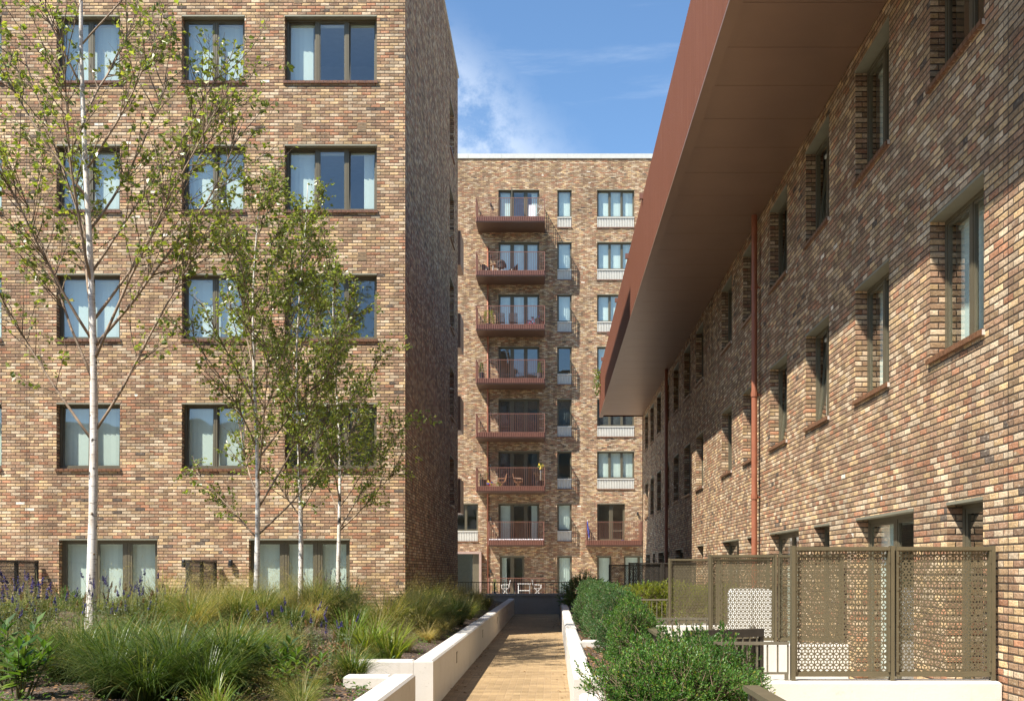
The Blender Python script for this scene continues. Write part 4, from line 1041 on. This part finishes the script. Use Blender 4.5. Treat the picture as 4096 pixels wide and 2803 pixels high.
for i in range(420):
    side_ = r.random(); x = (-1.43 + abs(r.gauss(0, .10))) if side_ < .45 else ((.24 - abs(r.gauss(0, .08))) if side_ < .8 else r.uniform(-1.4, .22)); d = r.uniform(9, 40); an = r.uniform(0, 6.3)
    b.leaf(Vector((x, d, .006 + r.uniform(0, .006))), Vector((math.cos(an), math.sin(an), r.uniform(-.02, .12))), Vector((r.gauss(0, .2), r.gauss(0, .2), 1)), r.uniform(.03, .07), r.uniform(.015, .035))
fl_ = b.build('fallen_leaves', 'dry'); fl_['kind'] = 'stuff'
# dried stems
for xd, d in ((722, 12.5), (765, 12.2)):
    b = MB(); x = P(xd, d)
    for i in range(5):
        a = r.uniform(0, 6.3); p = [Vector((math.cos(a) * .03, math.sin(a) * .03, 0)), Vector((math.cos(a) * .06, math.sin(a) * .06, .3)), Vector((math.cos(a) * .12, math.sin(a) * .12, .55))]
        b.tube(p, [.006, .005, .003], 4)
        for j in range(26): q = p[0].lerp(p[2], r.random()); b.leaf(q, Vector((r.gauss(0, 1), r.gauss(0, 1), -.8)), Vector((r.gauss(0, 1), r.gauss(0, 1), 1)), .06, .025)
    tag(b.build('dried_plant', 'dry', None, (x, d, .35)), 'withered brown flower stalk before the white return wall, ' + ('left one' if xd < 750 else 'right one'), 'dead plant')
# climber leaf spray hanging over the far end of the overhang
b = MB(); st = MB()
for i in range(4):
    p = [Vector((-.05 * i, .1 * i, 0)), Vector((-.12 - .03 * i, .1 * i, -.4)), Vector((-.15, .08 * i, -.9 - .1 * i))]
    st.tube(p, [.008, .006, .003], 4)
    for j in range(40): q = p[0].lerp(p[2], r.random()) + Vector((r.gauss(0, .07), r.gauss(0, .07), r.gauss(0, .05))); b.leaf(q, Vector((r.gauss(0, 1), r.gauss(0, 1), r.gauss(-.4, .6))), Vector((r.gauss(0, 1), r.gauss(0, 1), 1)), .12, .07)
t = thing('climber', 'trailing green plant hanging at the far tip of the russet overhang', 'plant', (FXX - .06, 50.5, FAS - .05)); b.build('leaves', 'lime_leaf', t); st.build('stems', 'wood', t)

# ================================================================== THINGS ON THE BALCONIES
def BZ(k): return 22.09 - 3.155 * k + .205
def legs(b, w, d, h, r_=.014, splay=1.15, mi=0):
    for x, y in ((-w, -d), (w, -d), (-w, d), (w, d)): b.tube([(x * splay, y * splay, 0), (x, y, h)], r_, 5, mi)
def tub_chair(label, x, y, z, rz):
    t = thing('tub_chair', label, 'chair', (x, y, z), rz, 'dark tub chairs round the table')
    b = MB(); legs(b, .2, .18, .42); b.build('legs', 'whitep', t)
    MB().tube_z([(0, 0, .40, .20), (0, 0, .43, .25), (0, 0, .46, .25)], 14, 0).build('seat', 'dark', t)
    b = MB(); A = [PI * .02 + PI * .96 * i / 12 for i in range(13)]
    for i in range(12):
        for rr, fl in ((.27, 0), (.30, 1)):
            q = [(math.cos(a) * rr, math.sin(a) * rr * .9, zz) for a, zz in ((A[i], .40), (A[i + 1], .40), (A[i + 1], .52 + .32 * math.sin(A[i + 1])), (A[i], .52 + .32 * math.sin(A[i])))]
            b.face(q)
        b.face([(math.cos(a) * rr, math.sin(a) * rr * .9, .52 + .32 * math.sin(a)) for a, rr in ((A[i], .27), (A[i + 1], .27), (A[i + 1], .30), (A[i], .30))])
    b.build('shell_back', 'dark', t)
tub_chair('dark tub chair at the left of the balcony table, second balcony from the top', -3.85, 64.0, BZ(1), .8); tub_chair('dark tub chair facing away in the middle of the second balcony', -2.95, 63.5, BZ(1), PI); tub_chair('dark tub chair right of the table on the second balcony', -2.25, 64.0, BZ(1), -1.2)
def table(label, x, y, z, w, h, mt, leg='whitep', group=None):
    t = thing('balcony_table', label, 'table', (x, y, z)); MB().tube_z([(0, 0, h - .03, w * .98), (0, 0, h - .015, w), (0, 0, h, w)], 18, 0).build('tabletop', mt, t)
    b = MB(); legs(b, w * .6, w * .6, h - .03, .016); b.build('legs', leg, t)
table('round timber topped table among tub chairs on the second balcony', -3.2, 64.15, BZ(1), .42, .74, 'timber')
def slat_chair(label, x, y, z, rz, fr, sl, white=False):
    t = thing('garden_chair', label, 'chair', (x, y, z), rz)
    b = MB()
    for s in (-.24, .24):
        b.tube([(s, -.22, 0), (s, .12, .44)], .014, 5); b.tube([(s, .26, 0), (s, -.20, .44)], .014, 5); b.tube([(s, .18, .40), (s, .30, .92)], .014, 5); b.tube([(s, -.22, .64), (s, .26, .66)], .016, 5); b.tube([(s, -.20, .43), (s, -.22, .64)], .012, 5)
    b.build('frame', fr, t); b = MB()
    for i in range(6): b.box(-.23, .23, -.22 + i * .07, -.17 + i * .07, .43, .45)
    b.build('seat', sl, t); b = MB()
    for i in range(7): a = i / 6; yy = .19 + .105 * a; b.box(-.23, .23, yy, yy + .015, .47 + .42 * a, .515 + .42 * a)
    b.build('backrest', sl, t)
slat_chair('left of two dark slatted chairs on the third balcony from the top', -3.02, 63.9, BZ(2), PI, 'dark', 'dark'); slat_chair('right of two dark slatted chairs on the third balcony from the top', -2.25, 63.9, BZ(2), PI, 'dark', 'dark')
slat_chair('timber folding chair left of the bistro table, sixth balcony', -2.95, 63.8, BZ(5), -1.4, 'timber', 'timber'); slat_chair('timber folding chair right of the bistro table, sixth balcony', -1.95, 63.8, BZ(5), 1.4, 'timber', 'timber')
table('dark bistro table between folding chairs on the sixth balcony', -2.45, 63.9, BZ(5), .32, .72, 'dark', 'dark')
GZ = .22
slat_chair('white slatted chair left of the white table on the ground terrace', -2.72, 63.6, GZ, -1.5, 'whitep', 'whitep'); slat_chair('white slatted chair right of the white table on the ground terrace', -.82, 63.6, GZ, 1.5, 'whitep', 'whitep')
t = thing('garden_table', 'white slatted table on the ground terrace at the end of the path', 'table', (-1.6, 63.5, GZ)); b = MB()
for i in range(7): b.box(-.4, .4, -.3 + i * .087, -.225 + i * .087, .70, .72)
b.build('tabletop', 'whitep', t); b = MB(); legs(b, .33, .24, .70, .018, 1.0); b.box(-.33, .33, -.25, -.22, .30, .33); b.build('legs', 'whitep', t)
def pot(label, x, y, z, r0, r1, h, mt, plant, pl, cat='potted plant'):
    t = thing('potted_plant', label, cat, (x, y, z)); MB().tube_z([(0, 0, 0, r0), (0, 0, h * .9, r1), (0, 0, h, r1 * 1.06), (0, 0, h, r1 * .9)], 14, 0).build('pot', mt, t)
    b = MB(); rr = random.Random(hash(label) % 99 if False else int(x * 10 + z))
    ph, pr, n, L, m_, cone = pl
    for i in range(n):
        f = rr.random(); a = rr.uniform(0, 6.3); q = pr * (1 - f * cone) * math.sqrt(rr.uniform(.3, 1)); b.leaf(Vector((math.cos(a) * q, math.sin(a) * q, h + ph * f)), Vector((math.cos(a), math.sin(a), rr.uniform(0, 1))), Vector((rr.gauss(0, 1), rr.gauss(0, 1), 1)), L, L * .5)
    b.build('foliage', m_, t); MB().tube([(0, 0, h * .6), (0, 0, h + ph * .7)], .012, 5).build('stem', 'wood', t)
pot('clipped cone conifer in a tall pot at the left end of the fourth balcony', -4.12, 63.6, BZ(3), .12, .17, .55, 'clay', 0, (.62, .16, 700, .05, 'box_leaf', .8)); pot('clipped cone conifer in a tall pot at the right end of the fourth balcony', -.70, 63.6, BZ(3), .12, .17, .55, 'clay', 0, (.62, .16, 700, .05, 'box_leaf', .8))
pot('leafy yellow green plant in a pot left of the slatted chairs', -3.68, 63.5, BZ(2), .16, .20, .28, 'clay', 0, (.75, .34, 420, .09, 'lime_leaf', .35))
pot('dark box pot behind the bicycle on the third balcony', -.78, 63.35, BZ(2), .17, .2, .52, 'dark', 0, (.1, .12, 40, .05, 'box_leaf', .3))
pot('black pot with twiggy plant at the left end of the sixth balcony', -4.05, 63.7, BZ(5), .18, .22, .55, 'dark', 0, (.45, .25, 150, .06, 'grass_olive', -.3)); pot('glossy dark urn with twiggy plant at the right end of the sixth balcony', -.68, 63.6, BZ(5), .14, .24, .5, 'dark', 0, (.5, .25, 150, .06, 'dry', -.3))
pot('small green plant at the left door jamb of the sixth balcony', -3.15, 64.6, BZ(5), .1, .14, .2, 'clay', 0, (.3, .15, 120, .06, 'lime_leaf', .2))
pot('little blue pot with a dry plant on the right hand low balcony', P(1413, 63.6), 63.7, BZ(6), .07, .10, .16, 'bluep', 0, (.28, .12, 90, .05, 'dry', .1))
pot('narrow green conifer behind the bars of the ground terrace', -3.35, 63.8, GZ, .1, .14, .25, 'clay', 0, (.75, .14, 400, .05, 'box_leaf', .7))
# airer with laundry
t = thing('clothes_airer', 'white wire clothes airer at the right end of the top balcony', 'clothes airer', (-.85, 63.8, BZ(0)))
b = MB(); b.tube([(-.28, -.2, 0), (.28, .2, 1.0)], .01, 5); b.tube([(.28, -.2, 0), (-.28, .2, 1.0)], .01, 5)
for i in range(6): b.tube([(-.28, -.2 + .08 * i, 1.0), (.28, -.2 + .08 * i, 1.0)], .006, 4)
b.tube([(-.28, -.2, 1.0), (-.28, .2, 1.0)], .009, 5); b.tube([(.28, -.2, 1.0), (.28, .2, 1.0)], .009, 5); b.build('frame', 'whitep', t)
b = MB()
for i in range(8):
    x0 = -.5 + i * .05; x1 = x0 + .05; y0 = -.22 + .02 * (i % 2); y1 = -.22 + .02 * ((i + 1) % 2); bt = .12 + .06 * abs(i - 4)
    b.face([(x0, y0, bt), (x1, y1, bt), (x1 + .02, y1, 1.01), (x0 + .02, y0, 1.01)]); b.face([(x0, y0 + .012, bt), (x0 + .02, y0 + .012, 1.01), (x1 + .02, y1 + .012, 1.01), (x1, y1 + .012, bt)])
tag(b.build('shirt', 'cloth', None, (-.85, 63.78, BZ(0))), 'white shirt hung on the left of the clothes airer', 'laundry')
# child's bicycle
t = thing('bicycle', 'small red and blue bicycle leaning at the right end of the third balcony', 'bicycle', (-.95, 63.25, BZ(2)), .15)
for x in (-.36, .36):
    b = MB(); b.tube([(x + .2 * math.cos(a), 0, .21 + .2 * math.sin(a)) for a in [2 * PI * i / 18 for i in range(19)]], .022, 6, cap=False); wh = b.build('wheel', 'black', t)
    b = MB(); b.tube([(x + .17 * math.cos(a), 0, .21 + .17 * math.sin(a)) for a in [2 * PI * i / 18 for i in range(19)]], .010, 5, cap=False)
    for i in range(8): a = PI * i / 8; b.tube([(x - .17 * math.cos(a), 0, .21 - .17 * math.sin(a)), (x + .17 * math.cos(a), 0, .21 + .17 * math.sin(a))], .003, 3)
    b.build('rim', 'redp', wh)
b = MB(); b.tube([(-.36, 0, .21), (-.05, 0, .22), (.26, 0, .52), (-.12, 0, .50), (-.36, 0, .21)], .016, 6); b.tube([(-.05, 0, .22), (-.15, 0, .58)], .015, 6); b.tube([(.36, 0, .21), (.24, 0, .62)], .015, 6); b.build('frame', 'redp', t)
b = MB(); b.tube([(.24, -.2, .70), (.24, 0, .62), (.24, .2, .70)], .013, 6); b.build('handlebar', 'bluep', t); MB().cbox(-.25, -.06, -.06, .06, .57, .62, .02).build('saddle', 'black', t)
# pinwheels
def pinwheel(label, x, y, z, h, mts):
    t = thing('pinwheel', label, 'pinwheel', (x, y, z)); MB().tube([(0, 0, 0), (0, 0, h)], .012, 5).build('stick', 'whitep', t)
    for i in range(6):
        a = i * PI / 3; b = MB(); c, s = math.cos(a), math.sin(a); c2, s2 = math.cos(a + .7), math.sin(a + .7)
        b.face([(0, -.02, h), (c * .22, -.02, h + s * .22), (c2 * .16, -.06, h + s2 * .16)]); b.face([(0, -.03, h), (c2 * .16, -.07, h + s2 * .16), (c * .22, -.03, h + s * .22)]); b.build('sail', mts[i % len(mts)], t)
pinwheel('yellow and green pinwheel in the pot at the right end of the sixth balcony', -.62, 63.5, BZ(5) + .5, .85, ['yellowp', 'lime_leaf'])
pinwheel('blue, red and yellow pinwheel left of the downpipe on the sixth balcony', -3.62, 63.5, BZ(5), .35, ['bluep', 'redp', 'yellowp'])
b = MB(); n = 40; b.tube([(3.2 * i / n, .01 * math.sin(i * 2.1), .02 * math.sin(i * 1.7) ** 2) for i in range(n + 1)], [.035 + .012 * math.sin(i * 2.6) for i in range(n + 1)], 6)
tag(b.build('rope', 'cloth', None, (-3.66, FY - 1.56, BZ(6) + .16)), 'thick white twisted rope lying along the lowest left balcony front', 'rope')
t = thing('parasol', 'furled blue and white striped parasol leaning in the corner of the right low balcony', 'parasol', (2.25, 63.6, BZ(6)))
MB().tube([(0, 0, 0), (-.1, .5, 1.35)], .014, 6).build('pole', 'whitep', t); MB().tube([(-.015, .12, .3), (-.05, .3, .8), (-.1, .48, 1.28)], [.03, .06, .02], 8).build('canopy', 'bluep', t)
